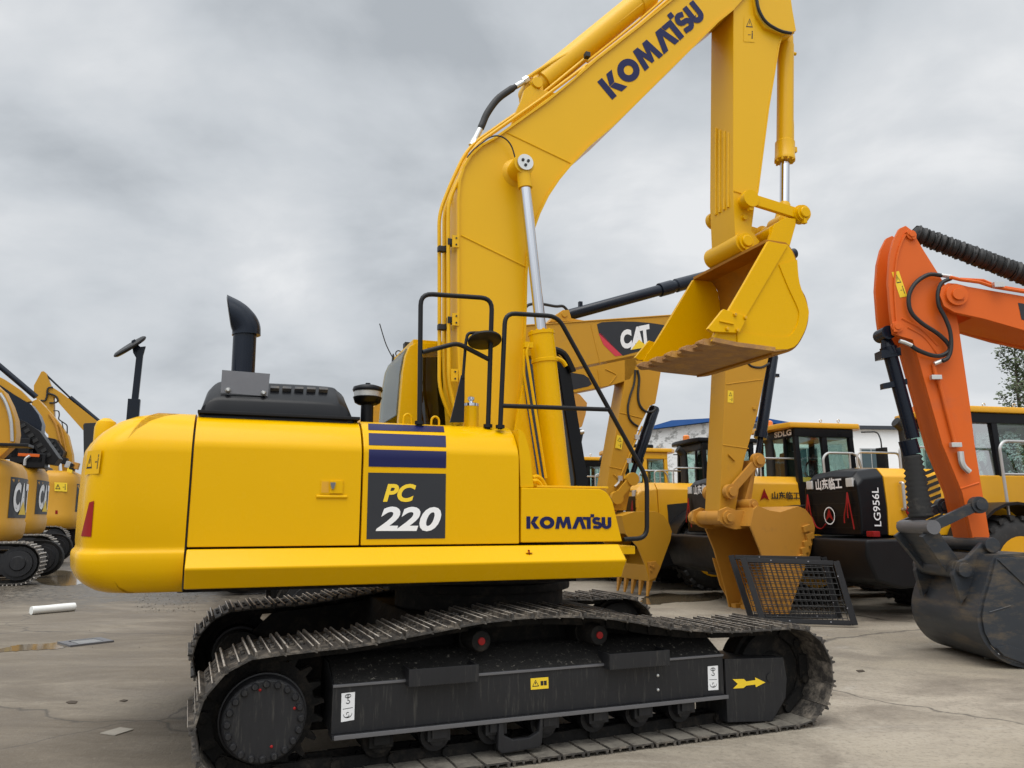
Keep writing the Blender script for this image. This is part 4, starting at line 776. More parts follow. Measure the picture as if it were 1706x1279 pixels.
# ---- second tan machine, further back
FB = Fr(2.9, 16.9, TH); E2 = thing('crawler_excavator', 'tan excavator whose arm and toothed bucket stand behind the front black hand rail', 'excavator', FB, 'tan excavators in the row behind')
hidden_body(E2, -6.0); yB = -.24
mb = MB(); bo = FB.QS([(640, 800), (700, 720), (800, 660), (880, 632), (946, 607), (1057, 590), (1062, 606), (1056, 622), (1050, 632), (1018, 642), (955, 654), (900, 670), (830, 710), (760, 790)], yB); mb.prism(bo, yB, -yB); BM = mb.build('boom', TAN, E2, bev=.015)
mb = MB(); yq = yB - .004; pq = lambda x, y: FB.P(860 + x * .1876, 470 + y * .1876, yq); ed = [(470, 800), (600, 820), (645, 850), (672, 905), (640, 925), (500, 955), (420, 960), (400, 850)]; mb.add([pq(*p) for p in ed], [list(range(len(ed)))]); mb.build('boom_decal', CHAR, BM)
mb = MB(); mb.tube([pq(790, 770), pq(885, 815), pq(890, 830), pq(830, 905)], .012, 6, fil=.05); mb.tube([pq(725, 775), pq(745, 920)], .01, 6); mb.build('weld_seam', TAN, BM)
ar = [(1010, 815), (1040, 640), (1040, 600), (1060, 570), (1095, 580), (1101, 620), (1096, 650), (1092, 672), (1083, 676), (1064, 712), (1052, 755), (1038, 802), (1044, 850), (1018, 850)]
mb = MB(); mb.prism(FB.QS(ar, yB), yB, -yB); AM = mb.build('arm', TAN, E2, bev=.015)
mb = MB()
for a, b in (((1032, 687), (1071, 697)), ((1014, 777), (1038, 782))): mb.tube([FB.P(*a, yB), FB.P(*b, yB)], .012, 6)
mb.tube([FB.P(1022, 790, yB), FB.P(1029, 797, yB)], .02, 6); mb.build('weld_seam', TAN, AM)
pp = lambda x, y: FB.P(940 + x * .1877, 620 + y * .1877, yB - .02)
mb = MB(); mb.tube([pp(690, 480), pp(600, 680), pp(490, 950)], .02, 8); mb.build('steel_pipe', TAN, AM)
mb = MB(); mb.tube([pp(492, 945), pp(485, 980), pp(450, 1015)], .028, 8, fil=.05)
for x, y in ((645, 575), (572, 785), (495, 940)): mb.obox(pp(x, y), (.05, 0, 0), (0, .025, 0), (0, 0, .05))
mb.build('pipe_fitting', ZINC, AM)
mb = MB(); mb.tube(crv([pp(*p) for p in ((630, -20), (620, 100), (585, 210), (565, 310), (575, 400), (610, 450), (655, 480))], 5), .024, 8); mb.tube(crv([pp(*p) for p in ((650, -20), (665, 60), (655, 200), (670, 290), (720, 345), (780, 350), (815, 320))], 5), .028, 8); mb.build('hydraulic_hose', INK, AM)
mb = MB(); o = pp(452, 670); r = pp(510, 685); t = pp(468, 555); sticker(mb, o, r - o, t - o, (0, -1, 0), tall=True); mb.build('warning_sticker', [STK, INK], AM)
mb = MB(); stick_cyl(mb, FB.P(1091, 678, 0), FB.P(1052, 795, 0), .12, .06, .8); mb.build('bucket_cylinder', NAVY, E2, sharp=40)
ka, kb, kc_ = FB.Q(1053, 798, -.34), FB.Q(1027, 829, -.34), FB.Q(1043, 846, -.34)
for sg in (-1, 1):
    mb = MB(); y = .34 * sg; mb.beam((ka[0], y, ka[1]), (kb[0], y, kb[1]), .06, .17); [mb.cyl((p[0], y - .06, p[1]), (p[0], y + .06, p[1]), .14, 18) for p in (ka, kb)]; mb.build('link_bar', TAN, E2, bev=.006)
mb = MB(); mb.beam((ka[0], 0, ka[1]), (kc_[0], 0, kc_[1]), .4, .17); mb.build('link', TAN, E2, bev=.01)
yk = -.72; s7 = .3285; c7b = lambda x, y: (960 + x * s7, 580 + y * s7)
bk = [(230, 850), (300, 828), (400, 828), (440, 845), (470, 885), (486, 930), (478, 975), (450, 1050), (425, 1120), (400, 1178), (372, 1182), (350, 1100), (310, 1005), (250, 940)]
bq3 = FB.QS([c7b(*p) for p in bk], yk); mb = MB(); mb.strip([bq3[13], bq3[0]] + crv(bq3[1:10], 3) + [bq3[10], bq3[11]], yk + .03, -yk - .03, .035, 0); B3 = mb.build('bucket', TAN, E2)
for a_ in (yk, -yk - .04): mb = MB(); mb.prism(bq3, a_, a_ + .04); mb.build('side_plate', TAN, B3, bev=.008)
mb = MB(); mb.prism(FB.QS([c7b(*p) for p in ((360, 1085), (400, 1080), (425, 1110), (400, 1165), (372, 1175))], yk), yk - .03, yk)
for x, y in ((378, 1100), (392, 1108), (380, 1125)): p = FB.P(*c7b(x, y), yk - .03); mb.cyl(p, p - Vector((0, .02, 0)), .03, 8)
mb.build('side_cutter', TANB, B3, bev=.005)
for k in range(5):
    y = -.64 + k * .32; p0 = FB.Q(*c7b(385, 1165), yk); p = Vector((p0[0], y, p0[1])); q_ = Vector((p.x - .08, y, .02)); mb = MB(); mb.loft([[p + Vector((x, w, .2)) for x, w in ((-.06, -.07), (.06, -.07), (.06, .07), (-.06, .07))], [p + Vector((x, w, 0)) for x, w in ((-.05, -.065), (.05, -.065), (.05, .065), (-.05, .065))], [q_ + Vector((x, w, 0)) for x, w in ((-.015, -.03), (.015, -.03), (.015, .03), (-.015, .03))]]); mb.build('bucket_tooth', TANB, B3, bev=.008)
# ---- third tan machine: only the top of its arm shows beside the cab
FC = Fr(.2, 20.2, TH); E3 = thing('crawler_excavator', 'mostly hidden ochre excavator, arm top showing beside the black cab post', 'excavator', FC, 'tan excavators in the row behind')
hidden_body(E3, -5.5); mb = MB(); mb.prism(FC.QS([(905, 830), (925, 690), (935, 650), (952, 652), (966, 656.6), (978.5, 671), (976, 690), (970, 710), (964, 714), (955, 735), (938, 830)], -.25), -.25, .25); AM = mb.build('arm', TANB, E3, bev=.015)
mb = MB(); bo = FC.QS([(700, 800), (740, 720), (850, 660), (945, 660), (948, 680), (860, 695), (780, 800)], -.22); mb.prism(bo, -.2, .2); mb.build('boom', TANB, E3, bev=.015)
mb = MB(); mb.cyl(FC.P(967, 716, -.1), FC.P(950, 800, -.1), .1, 14); mb.build('bucket_cylinder', NAVY, E3)
mb = MB(); mb.tube([FC.P(966, 720, -.3), FC.P(972, 719, -.3)], .06, 10); mb.build('hose_fitting', ZINC, AM)
mb = MB(); mb.prism(FC.QS([(900, 840), (905, 825), (940, 825), (950, 860), (938, 905), (925, 910), (905, 870)], -.6), -.6, .6); mb.build('bucket', TANB, E3, bev=.02)
# ---- left row, facing away to the left
def row_machine(label, gpx, edge, vt, vb, big, sticker_px=None, joint=None, shoes=True):
    g = ground(*gpx); t = math.radians(TH + 180); ax = Vector((math.cos(t), math.sin(t), 0)); ay = Vector((-math.sin(t), math.cos(t), 0))
    o = g + ax * 2.0 * big - ay * 1.55 * big; fr = Fr(o.x, o.y, TH + 180)
    E = thing('crawler_excavator', label, 'excavator', fr, 'tan excavators parked along the left')
    yn = 1.4 * big
    for y in (-1.25 * big, 1.25 * big): simple_track(E, 0, y, 4.5 * big, .98 * big, .62 * big, shoes and y > 0)
    xr = fr.Q(edge, 840, yn * .55)[0]; zt = fr.Q(edge - 20, vt, yn)[1]; zb = fr.Q(edge - 20, vb, yn)[1]; h = zt - zb
    xj = fr.Q(joint, 840, yn)[0] if joint else xr + 1.25
    Zs = [(zb, .36), (zb + .01 * h, .2), (zb + .05 * h, .06), (zb + .12 * h, .01), (zb + .24 * h, 0), (zb + .26 * h, .03), (zb + .75 * h, .05), (zb + .88 * h, .11), (zb + .96 * h, .24), (zb + h, .5), (zb + h * 1.005, .9)]
    mb = MB(); mb.loft(cw_secs(xj, xr, yn, Zs, xj - .12, 3.0)); C = mb.build('counterweight', TAN, E, sharp=55)
    cast_logo(fr, C, .85 * big, -.85 * big, zb + .3 * h, zb + .78 * h, False, C)
    mb = MB(); mb.box(xj + .015, xj + 2.6, .45, yn - .03, zb, zt - .06); mb.box(xj + .015, xj + 1.6, -yn + .03, .45, zb, zt - .1); mb.box(xj, xj + 4, -.5, .5, zb - .05, zb + .2); mb.cyl((0, 0, .7), (0, 0, zb + .05), .75, 24); mb.build('house', TAN, E, bev=.05, seg=3)
    mb = MB(); mb.box(xj + 1.9, xj + 3.6, -yn + .05, -.45, zb + .1, zt - .5); mb.box(xj + 1.9, xj + 3.5, -yn + .05, -.45, zt + .75, zt + .85)
    for x in (xj + 1.9, xj + 2.7, xj + 3.45):
        for y in (-yn + .06, -.53): mb.box(x, x + .08, y, y + .08, zt - .5, zt + .75)
    mb.build('cab', BLKM, E, bev=.02)
    mb = MB(); mb.prism([(xj + .1, zt - .02), (xj + .15, zt + .2), (xj + .3, zt + .26), (xj + 1.5, zt + .24), (xj + 1.55, zt - .02)], -yn * .3, yn * .8); mb.build('engine_hood', BLK, E, bev=.03)
    return fr, E, C, (xj, zt, zb, yn)
def flat(fr, par, name, m, pts, y, th, smooth=0, bev=.015):
    q_ = fr.QS(pts, y); q_ = crv(q_, smooth, True) if smooth else q_; mb = MB(); mb.prism(q_, y - th, y); return mb.build(name, m, par, bev=bev)
fr, E, C, (xj, zt, zb, yn) = row_machine('nearest tan excavator of the left row, cut by the left edge', (45, 975), 26, 760, 907, 1.05)
flat(fr, E, 'boom', TAN, [(-80, 600), (-20, 628), (0, 647), (6, 651.6), (17, 673.5), (25, 697), (27.5, 722), (25, 737), (-10, 770), (-80, 770)], .25, .5)
mb = MB(); mb.tube(crv([fr.P(u, v, .3) for u, v in ((0, 655), (10, 672), (18, 700), (20, 735))], 4), .04, 8); mb.build('boom_pipe', GALV, E)
mb = MB(); mb.box(xj + .2, xj + 1.6, yn * .4, yn * .8, zt + .2, zt + .5); p = fr.P(14, 742, 1.0); mb.obox(p, (.5, 0, 0), (0, .3, 0), (0, 0, .04)); mb.build('hood_box', BLKM, E, bev=.02)
fr, E, C, (xj, zt, zb, yn) = row_machine('tan excavator second in the left row with black louvred hood raised and navy boom', (76, 945), 67, 771, 893, 1.1)
flat(fr, E, 'boom', NAVY, [(-60, 600), (6, 645), (23.5, 657), (51.6, 673.5), (64, 690), (70, 706), (69, 716), (66, 740), (62, 760), (-60, 760)], .3, .6)
mb = MB(); mb.rev(fr.P(-5, 606, .1), fr.P(60, 661, .1), [(0, .1), (1.6, .1), (1.61, .12), (9, .12)][:2] + [((fr.P(60, 661, .1) - fr.P(-5, 606, .1)).length, .1)], 14); mb.build('arm_cylinder', NAVY, E)
flat(fr, E, 'boom_fitting', TAN, [(-8, 624), (8, 632), (32, 648), (52, 668), (44, 670), (20, 655), (-8, 640)], .25, .4)
mb = MB(); q_ = fr.QS([(24, 700), (29, 697), (40, 701), (66, 718), (98, 763), (90, 774), (74, 772), (28, 704)], 1.0); mb.prism(q_, .2, 1.0); LID = mb.build('engine_hood_lid', BLKM, E, bev=.02)
for k in range(7):
    mb = MB(); a = fr.P(38 + k * 7.0, 709 + k * 8.2, 1.02); mb.obox(a, (.07, 0, -.05), (0, .02, 0), (.03, 0, .05)); mb.build('louver', INK, LID, bev=.005)
for u, v, sx, sz in ((8, 752, .5, .25), (48, 764, .5, .18), (62, 768, .3, .25), (36, 745, .3, .3)): mb = MB(); mb.obox(fr.P(u, v, .9), (sx, 0, 0), (0, .3, 0), (0, 0, sz)); mb.build('deck_box', BLKM, E, bev=.04)
mb = MB(); a, b = fr.P(30, 757, 1.2), fr.P(66, 759, 1.2); mb.beam(a, b, .06, .1); mb.build('orange_bar', ORG, E, bev=.01)
mb = MB(); mb.tube([fr.P(*p, 1.25) for p in ((41, 775), (42, 764), (50, 759))], .05, 8, fil=.1); mb.build('exhaust_elbow', GALV, E)
fr, E, C, (xj, zt, zb, yn) = row_machine('tan excavator in the left row with yellow sticker on its tail', (98, 921), 132, 783, 882, 1.3, joint=70)
flat(fr, E, 'boom', TAN, [(51.6, 669), (62.5, 664), (81, 684), (97, 703), (112.6, 725), (120, 756), (122, 785), (104, 790), (101, 752), (92, 735), (76, 720), (69, 700), (55, 680)], .3, .6)
mb = MB(); mb.tube(crv([fr.P(u, v, .35) for u, v in ((82, 690), (92, 705), (98, 725), (104, 752))], 4), .06, 8); mb.tube(crv([fr.P(u, v, .35) for u, v in ((98, 706), (104, 722), (110, 752))], 4), .045, 8); mb.build('boom_pipe', TANB, E)
mb = MB(); mb.tube([fr.P(*p, .1) for p in ((89, 684), (98, 684), (99, 692), (97, 698), (112, 708), (112, 722))], .03, 6, fil=.1); mb.tube([fr.P(*p, .1) for p in ((103, 703), (106, 716))], .025, 6); mb.build('boom_step_rail', INK, E)
mb = MB(); mb.prism(fr.QS([(78, 728), (92, 731), (106, 752), (102, 767), (92, 766)], 1.2), .2, 1.2); LID = mb.build('engine_hood_lid', BLKM, E, bev=.02)
for k in range(4): mb = MB(); a = fr.P(86 + k * 4.3, 736 + k * 7, 1.23); mb.obox(a, (.08, 0, -.05), (0, .02, 0), (.03, 0, .05)); mb.build('louver', INK, LID, bev=.005)
for u, v, m in ((108, 768, BLKM), (114, 774, GALV), (121, 778, BLKM), (127, 776, TANB), (118, 782, STK)):
    mb = MB(); p = fr.P(u, v, 1.0); mb.obox(p, (.12, 0, .03), (0, .2, 0), (-.03, 0, .16)); mb.build('deck_fitting', m, E, bev=.02)
g = project(fr, C, [(91, 818), (111, 819), (111, 804), (91, 803.5)], 2, 2, .06)
if g: G, Fc = g; mb = MB(); sticker(mb, G[0], G[2] - G[0], G[6] - G[0], (fr.cam() - G[0]).normalized() * 15); mb.build('warning_sticker', [STK, INK], C)
g = project(fr, C, [(92, 856), (96, 856), (96, 850), (92, 850)], 1, 1, .02)
if g: mb = MB(); mb.add(*g); mb.build('rear_reflector', RED, C)
# far machine of the left row, boom coming from the right
FD = Fr(-28, 52, TH); E4 = thing('crawler_excavator', 'distant tan excavator, raised arm above the left row, boom dropping to the right', 'excavator', FD, 'tan excavators parked along the left')
flat(FD, E4, 'arm', TAN, [(68.8, 618.8), (72.7, 618), (76.6, 621), (85, 643.8), (89, 651.6), (90, 690), (98, 800), (90, 860), (84, 800), (78, 678), (67, 667), (56.3, 661), (56.3, 642)], -.2, -.5)
flat(FD, E4, 'boom', TAN, [(81, 652), (87.6, 645), (103, 654.7), (164, 703), (260, 770), (300, 860), (260, 860), (220, 790), (164, 730), (137.6, 715.7), (100, 673.5), (93, 664)], -.25, -.6)
mb = MB(); a, b, c = FD.P(76.6, 624, 0), FD.P(116.5, 662, 0), FD.P(170, 707, 0); mb.cyl(a, b, .06, 10); mb.rev(b, c, [(0, .16), ((c - b).length, .16)], 14); mb.build('arm_cylinder', NAVY, E4)
mb = MB(); mb.tube(crv([FD.P(*p, -.3) for p in ((88, 645), (80, 647), (78, 660), (75, 667), (68, 667))], 4), .06, 6); mb.tube(crv([FD.P(*p, -.3) for p in ((80, 655), (90, 658), (96, 664), (94, 670), (82, 671))], 4), .06, 6); mb.build('hydraulic_hose', INK, E4)
mb = MB(); mb.prism(FD.QS([(139, 708), (141, 705), (163, 704), (165, 708), (165, 765), (160, 768), (140, 768)], -1), -1.1, -1.0); mb.prism(FD.QS([(150, 765), (156, 765), (160, 860), (155, 860)], -1), -1.05, -1.0); mb.build('mirror', INK, E4, bev=.03)
cx_ = FD.Q(300, 860, 0)[0]; hidden_body(E4, cx_ + 1.0)
# ---------------------------------------------------------------- orange excavator at the right
FO = Fr(5.5, 9.2, 0); E5 = thing('crawler_excavator', 'orange excavator at the right edge with dark grey bucket on the ground', 'excavator', FO)
yo_ = -.2
near = [(1480, 470), (1483, 425), (1489, 400), (1499, 380), (1509, 375.5), (1519, 383), (1538, 415), (1560, 450), (1588, 496), (1597, 540), (1616, 672), (1624, 740), (1649, 893), (1640, 907), (1624, 911), (1603, 820), (1570, 740), (1521, 566), (1500, 560), (1489, 556), (1484, 520)]
mb = MB(); nq = FO.QS(near, yo_); inner = FO.QS([(1500, 450), (1505, 420), (1520, 400), (1560, 452), (1588, 498), (1597, 540), (1616, 672), (1624, 740), (1649, 893), (1640, 905), (1623, 908), (1603, 820), (1570, 740), (1521, 566), (1506, 500)], yo_)
mb.prism(nq, yo_ - .0, yo_ + .06); mb.prism(nq, -yo_ - .06, -yo_)
mb.prism(inner, yo_ + .061, -yo_ - .061); AM = mb.build('arm', ORG, E5, bev=.008)
mb = MB(); mb.strip(crv(FO.QS([(1493, 556), (1488, 480), (1492, 430), (1502, 398), (1512, 388), (1524, 395)], yo_), 4), yo_ - .022, yo_, .02, .0); mb.build('arm_rib', ORG, AM); mb = MB(); mb.tube([FO.P(1502, 530, yo_), FO.P(1535, 547, yo_), FO.P(1562, 575, yo_)], .014, 6, fil=.1); mb.build('arm_rib', ORG, AM); mb = MB(); mb.tube([FO.P(1512, 545, yo_), FO.P(1540, 560, yo_), FO.P(1562, 590, yo_)], .012, 6, fil=.1); mb.build('arm_rib', ORG, AM); mb = MB(); mb.tube([FO.P(1600, 814, yo_), FO.P(1631, 804, yo_)], .01, 6); mb.build('arm_rib', ORG, AM)
mb = MB()
for u, v, r in ((1493, 545, .07), (1517, 392, .06)): p = FO.P(u, v, yo_); mb.cyl(p, p - Vector((0, .03, 0)), r, 18); mb.cyl(p, p - Vector((0, .05, 0)), r * .55, 16)
mb.beam(FO.P(1511, 385, yo_ - .02), FO.P(1524, 398, yo_ - .02), .04, .05); mb.beam(FO.P(1489, 538, yo_ - .02), FO.P(1492, 553, yo_ - .02), .04, .05); mb.build('arm_pin', ORG, AM, bev=.004)
mb = MB(); p4 = lambda x, y: FO.P(1400 + x * .3129, 340 + y * .3129, yo_ - .004); o = p4(318, 497); sticker(mb, o, p4(357, 490) - o, p4(273, 362) - o, (0, -1, 0), tall=True); mb.build('warning_sticker', [STK, INK], AM)
ph = lambda x, y, d=-.06: FO.P(1400 + x * .3129, 340 + y * .3129, yo_ + d)
mb = MB(); mb.tube(crv([ph(*p) for p in ((540, 380), (470, 375), (400, 420), (365, 490), (375, 570), (430, 630), (520, 690), (575, 745), (580, 780), (540, 805), (490, 805), (420, 780), (380, 755))], 5), .026, 8); mb.build('hydraulic_hose', INK, E5)
mb = MB(); mb.tube(crv([ph(*p, -.1) for p in ((590, 395), (540, 420), (520, 470), (525, 540), (560, 610), (585, 680), (590, 760), (575, 815), (545, 835))], 5), .024, 8); mb.build('hydraulic_hose', INK, E5)
for ps in (((380, 752), (340, 735), (315, 728)), ((555, 828), (500, 850)), ((535, 378), (590, 386))): mb = MB(); mb.tube([ph(*p) for p in ps], .025, 8); mb.build('hose_fitting', ZINC, E5)
for c_ in (ph(508, 922), FO.P(1592, 741, yo_ - .05)): mb = MB(); mb.obox(c_, (.06, 0, 0), (0, .03, 0), (0, 0, .027)); mb.build('pipe_clamp', ZINC, E5, bev=.005)
mb = MB(); mb.tube([FO.P(*p, yo_ - .05) for p in ((1600, 752), (1602, 770), (1606, 778), (1615, 786))], .035, 8, fil=.05); mb.build('hose_fitting', ZINC, E5)
mb = MB(); mb.tube([ph(*p, -.03) for p in ((497, 850), (505, 900), (530, 960), (612, 1280))], .022, 8, fil=.1); mb.build('steel_pipe', ORG, E5)
ob = [(1566, 492), (1569, 478), (1580, 471), (1594, 472), (1613, 477), (1706, 493), (2000, 540), (2300, 700), (2450, 900), (2380, 920), (2200, 720), (1980, 610), (1706, 550), (1640, 531), (1590, 520), (1573, 510)]
mb = MB(); mb.prism(FO.QS(ob, -.33), -.33, -.27); mb.prism(FO.QS(ob, -.33), .27, .33); ob2 = FO.QS([(1612, 479), (1706, 494), (2000, 542), (2300, 702), (2440, 900), (2380, 915), (2200, 718), (1980, 608), (1706, 548), (1625, 527)], -.33); mb.prism(ob2, -.268, .268); BM = mb.build('boom', ORG, E5, bev=.008)
mb = MB(); p = FO.P(1592, 492, -.33); mb.cyl(p, p - Vector((0, .04, 0)), .13, 22); mb.cyl(p - Vector((0, .04, 0)), p - Vector((0, .07, 0)), .07, 16); mb.beam(FO.P(1597, 480, -.36), FO.P(1602, 500, -.36), .05, .05); mb.build('boom_pin', ORG, BM, bev=.004)
mb = MB(); mb.tube([ph(*p, -.16) for p in ((585, 388), (640, 402), (740, 415), (815, 440), (1000, 470), (1300, 520))], .022, 8); mb.tube([ph(*p, -.13) for p in ((640, 398), (760, 405), (830, 435), (1000, 462))], .018, 8); mb.build('steel_pipe', ORG, BM)
mb = MB(); mb.obox(ph(840, 430, -.2), (.06, 0, 0), (0, .03, 0), (0, 0, .03)); mb.build('pipe_clamp', ZINC, BM)
mb = MB(); mb.add([FO.P(*p, -.334) for p in ((1696, 504), (1790, 520), (1790, 548), (1702, 532))], [(0, 1, 2, 3)]); mb.build('boom_decal', CHAR, BM)
a, b = FO.P(1522, 388, 0), FO.P(1760, 478, 0); d = (b - a).normalized(); l = (b - a).length; mb = MB(); pr = []; kk = 46
for i in range(kk + 1): pr += [(l * i / kk - .0, .078 + .012 * RN.random() + (.03 if i % 2 else 0) + (.02 * i / kk))]
mb.rev(a, b, pr, 14); mb.tube([a + d * (l * i / 300) + (Vector((0, 1, 0)) * math.cos(i * .8) + d.cross(Vector((0, 1, 0))) * math.sin(i * .8)) * (.1 + .02 * i / 300) for i in range(301)], .012, 5); mb.build('wrapped_cylinder', INK, E5, sharp=70)
mb = MB(); c = FO.P(1473, 557, 0); b = FO.P(1524, 742, 0); mb.rev(FO.P(1476, 565, 0), b, [(0, .06), (.1, .085), (.101, .1), (.2, .1), (.201, .08), ((b - c).length - .15, .08)], 20); mb.cyl(c - Vector((0, .12, 0)), c + Vector((0, .12, 0)), .085, 18)
e1, e2 = FO.P(1512, 733, 0), FO.P(1519, 757, 0); mb.cyl(e1, e2, .105, 20); p = FO.P(1489, 640, 0); mb.obox(p, (.15, 0, .03), (0, .04, 0), (0, 0, .035)); p = FO.P(1479, 590, 0); mb.obox(p, (.12, 0, .02), (0, .09, 0), (0, 0, .05)); mb.build('bucket_cylinder', NAVY, E5, sharp=40)
a, b = FO.P(1519.5, 757, 0), FO.P(1535, 862, 0); l = (b - a).length; pr = []
for i in range(25): t = i / 24; pr.append((l * t, (.112 if i % 2 else .088) + .036 * t))
mb = MB(); mb.rev(a, b, pr, 22); mb.build('rubber_bellows', RUB, E5, sharp=80)
yl = -.36; k1 = FO.Q(1629, 841, yl); k2 = FO.Q(1551, 878, yl); k3 = FO.Q(1606, 949, yl)
for sg in (-1, 1):
    mb = MB(); y = yl * -sg if sg > 0 else yl; mb.beam((k1[0], y, k1[1]), (k2[0], y, k2[1]), .06, .11); mb.cyl((k1[0], y - .05, k1[1]), (k1[0], y + .05, k1[1]), .095, 18); mb.cyl((k1[0], y - .08, k1[1]), (k1[0], y + .08, k1[1]), .06, 14); mb.build('link_bar', GRY, E5, bev=.008)
mb = MB(); mb.cyl((k2[0], -.42, k2[1]), (k2[0], .28, k2[1]), .08, 18); mb.build('link_pin', SHLD, E5)
kx = FO.Q(1597, 948, yl); mb = MB(); mb.beam((k2[0], 0, k2[1]), (kx[0], 0, kx[1]), .6, .12); mb.beam((k2[0] - .02, -.3, k2[1] - .05), (kx[0], -.25, kx[1]), .08, .2); mb.beam((k2[0] - .02, .3, k2[1] - .05), (kx[0], .25, kx[1]), .08, .2); mb.cyl((kx[0], -.4, kx[1]), (kx[0], .4, kx[1]), .1, 18); mb.build('link', GRY, E5, bev=.012)
yk = -.72
oc = FO.QS([(1661, 932), (1652, 968), (1641, 1005), (1637, 1030), (1641, 1055), (1652, 1076), (1672, 1096), (1706, 1109), (1770, 1115)], yk); bp_ = oc + FO.QS([(1850, 1100), (1880, 1060), (1780, 960), (1716, 928)], yk); zmin = min(z for x, z in bp_); sh_ = max(0, .015 - zmin); bp_ = [(x, z + sh_) for x, z in bp_]; oc = [(x, z + sh_) for x, z in oc]
mb = MB(); mb.strip([bp_[-1]] + crv(oc, 4), yk + .03, -yk - .03, .035, 0); BK5 = mb.build('bucket', GRY, E5)
for a_ in (yk, -yk - .035): mb = MB(); mb.prism(bp_, a_, a_ + .035); mb.build('side_plate', GRY, BK5, bev=.008)
mb = MB(); 
for y0_ in (yk - .016, -yk): mb = MB(); mb.prism(FO.QS([(1661, 932), (1716, 928), (1790, 970), (1770, 985), (1706, 975)], yk), y0_, y0_ + .016); mb.build('wear_plate', GRY, BK5, bev=.004)
mb = MB()
mb.prism([(x, z + sh_) for x, z in FO.QS([(1658, 1080), (1678, 1076), (1706, 1086), (1770, 1092), (1770, 1113), (1706, 1107), (1672, 1094)], yk)], yk - .014, yk); mb.tube([FO.P(1648, 1020, yk), FO.P(1684, 1009, yk)], .008, 6); mb.build('wear_plate', GRY, BK5, bev=.004)
mb = MB()
for y in (-.44, .36): mb.prism(FO.QS([(1588, 958), (1594, 936), (1612, 930), (1640, 900), (1652, 897), (1659, 904), (1660, 932), (1632, 955), (1618, 985), (1602, 1006), (1596, 985)], -.44), y, y + .08)
p = FO.Q(1649, 908, -.44); mb.cyl((p[0], -.5, p[1]), (p[0], .5, p[1]), .085, 18); p = FO.Q(1604, 949, -.44); mb.cyl((p[0], -.5, p[1]), (p[0], .5, p[1]), .08, 18); mb.build('bucket_ear', GRY, BK5, bev=.012)
cxo = FO.Q(2420, 910, 0)[0]; hb = MB()
mb = MB(); mb.box(cxo - 1, cxo + 2.2, -1.3, 1.3, 1.1, 2.1); mb.build('house', ORG, E5, bev=.08)
for y in (-1.2, 1.2): simple_track(E5, cxo + .6, y, 4.4, .95, .6)
mb = MB(); mb.cyl((cxo + .6, 0, .5), (cxo + .6, 0, 1.12), .7, 24); mb.build('swing_bearing', DRK, E5)
# ================================================================ wheel loaders in the row behind
def wheel(par, x, y, r, wd, side):
    mb = MB(); s = -1 if side < 0 else 1
    mb.rev((x, y - s * wd / 2, r), (x, y + s * wd / 2, r), [(0, r * .6), (.0, r * .8), (wd * .08, r * .93), (wd * .2, r), (wd * .8, r), (wd * .92, r * .93), (wd, r * .8), (wd, r * .6)], 40)
    T = mb.build('wheel', RUB, par, sharp=50)
    mb = MB()
    for k in range(22):
        g = 2 * math.pi * k / 22
        for e in (-1, 1):
            c = Vector((x + r * .985 * math.cos(g + e * .07), y + e * wd * .23, r + r * .985 * math.sin(g + e * .07))); t = Vector((-math.sin(g), 0, math.cos(g))); n = Vector((math.cos(g), 0, math.sin(g)))
            mb.obox(c, (t * .3 + Vector((0, e, 0))).normalized() * wd * .27, t * .05, n * .035)
    mb.build('tyre_tread', RUB, T)
    mb = MB(); mb.rev((x, y + s * wd * .5, r), (x, y + s * wd * .3, r), [(-.01, r * .62), (.02, r * .6), (.06, r * .52), (.12, r * .5), (.12, r * .3), (.02, r * .26), (.02, .02)], 32); mb.build('rim', LYEL, T)
    return T
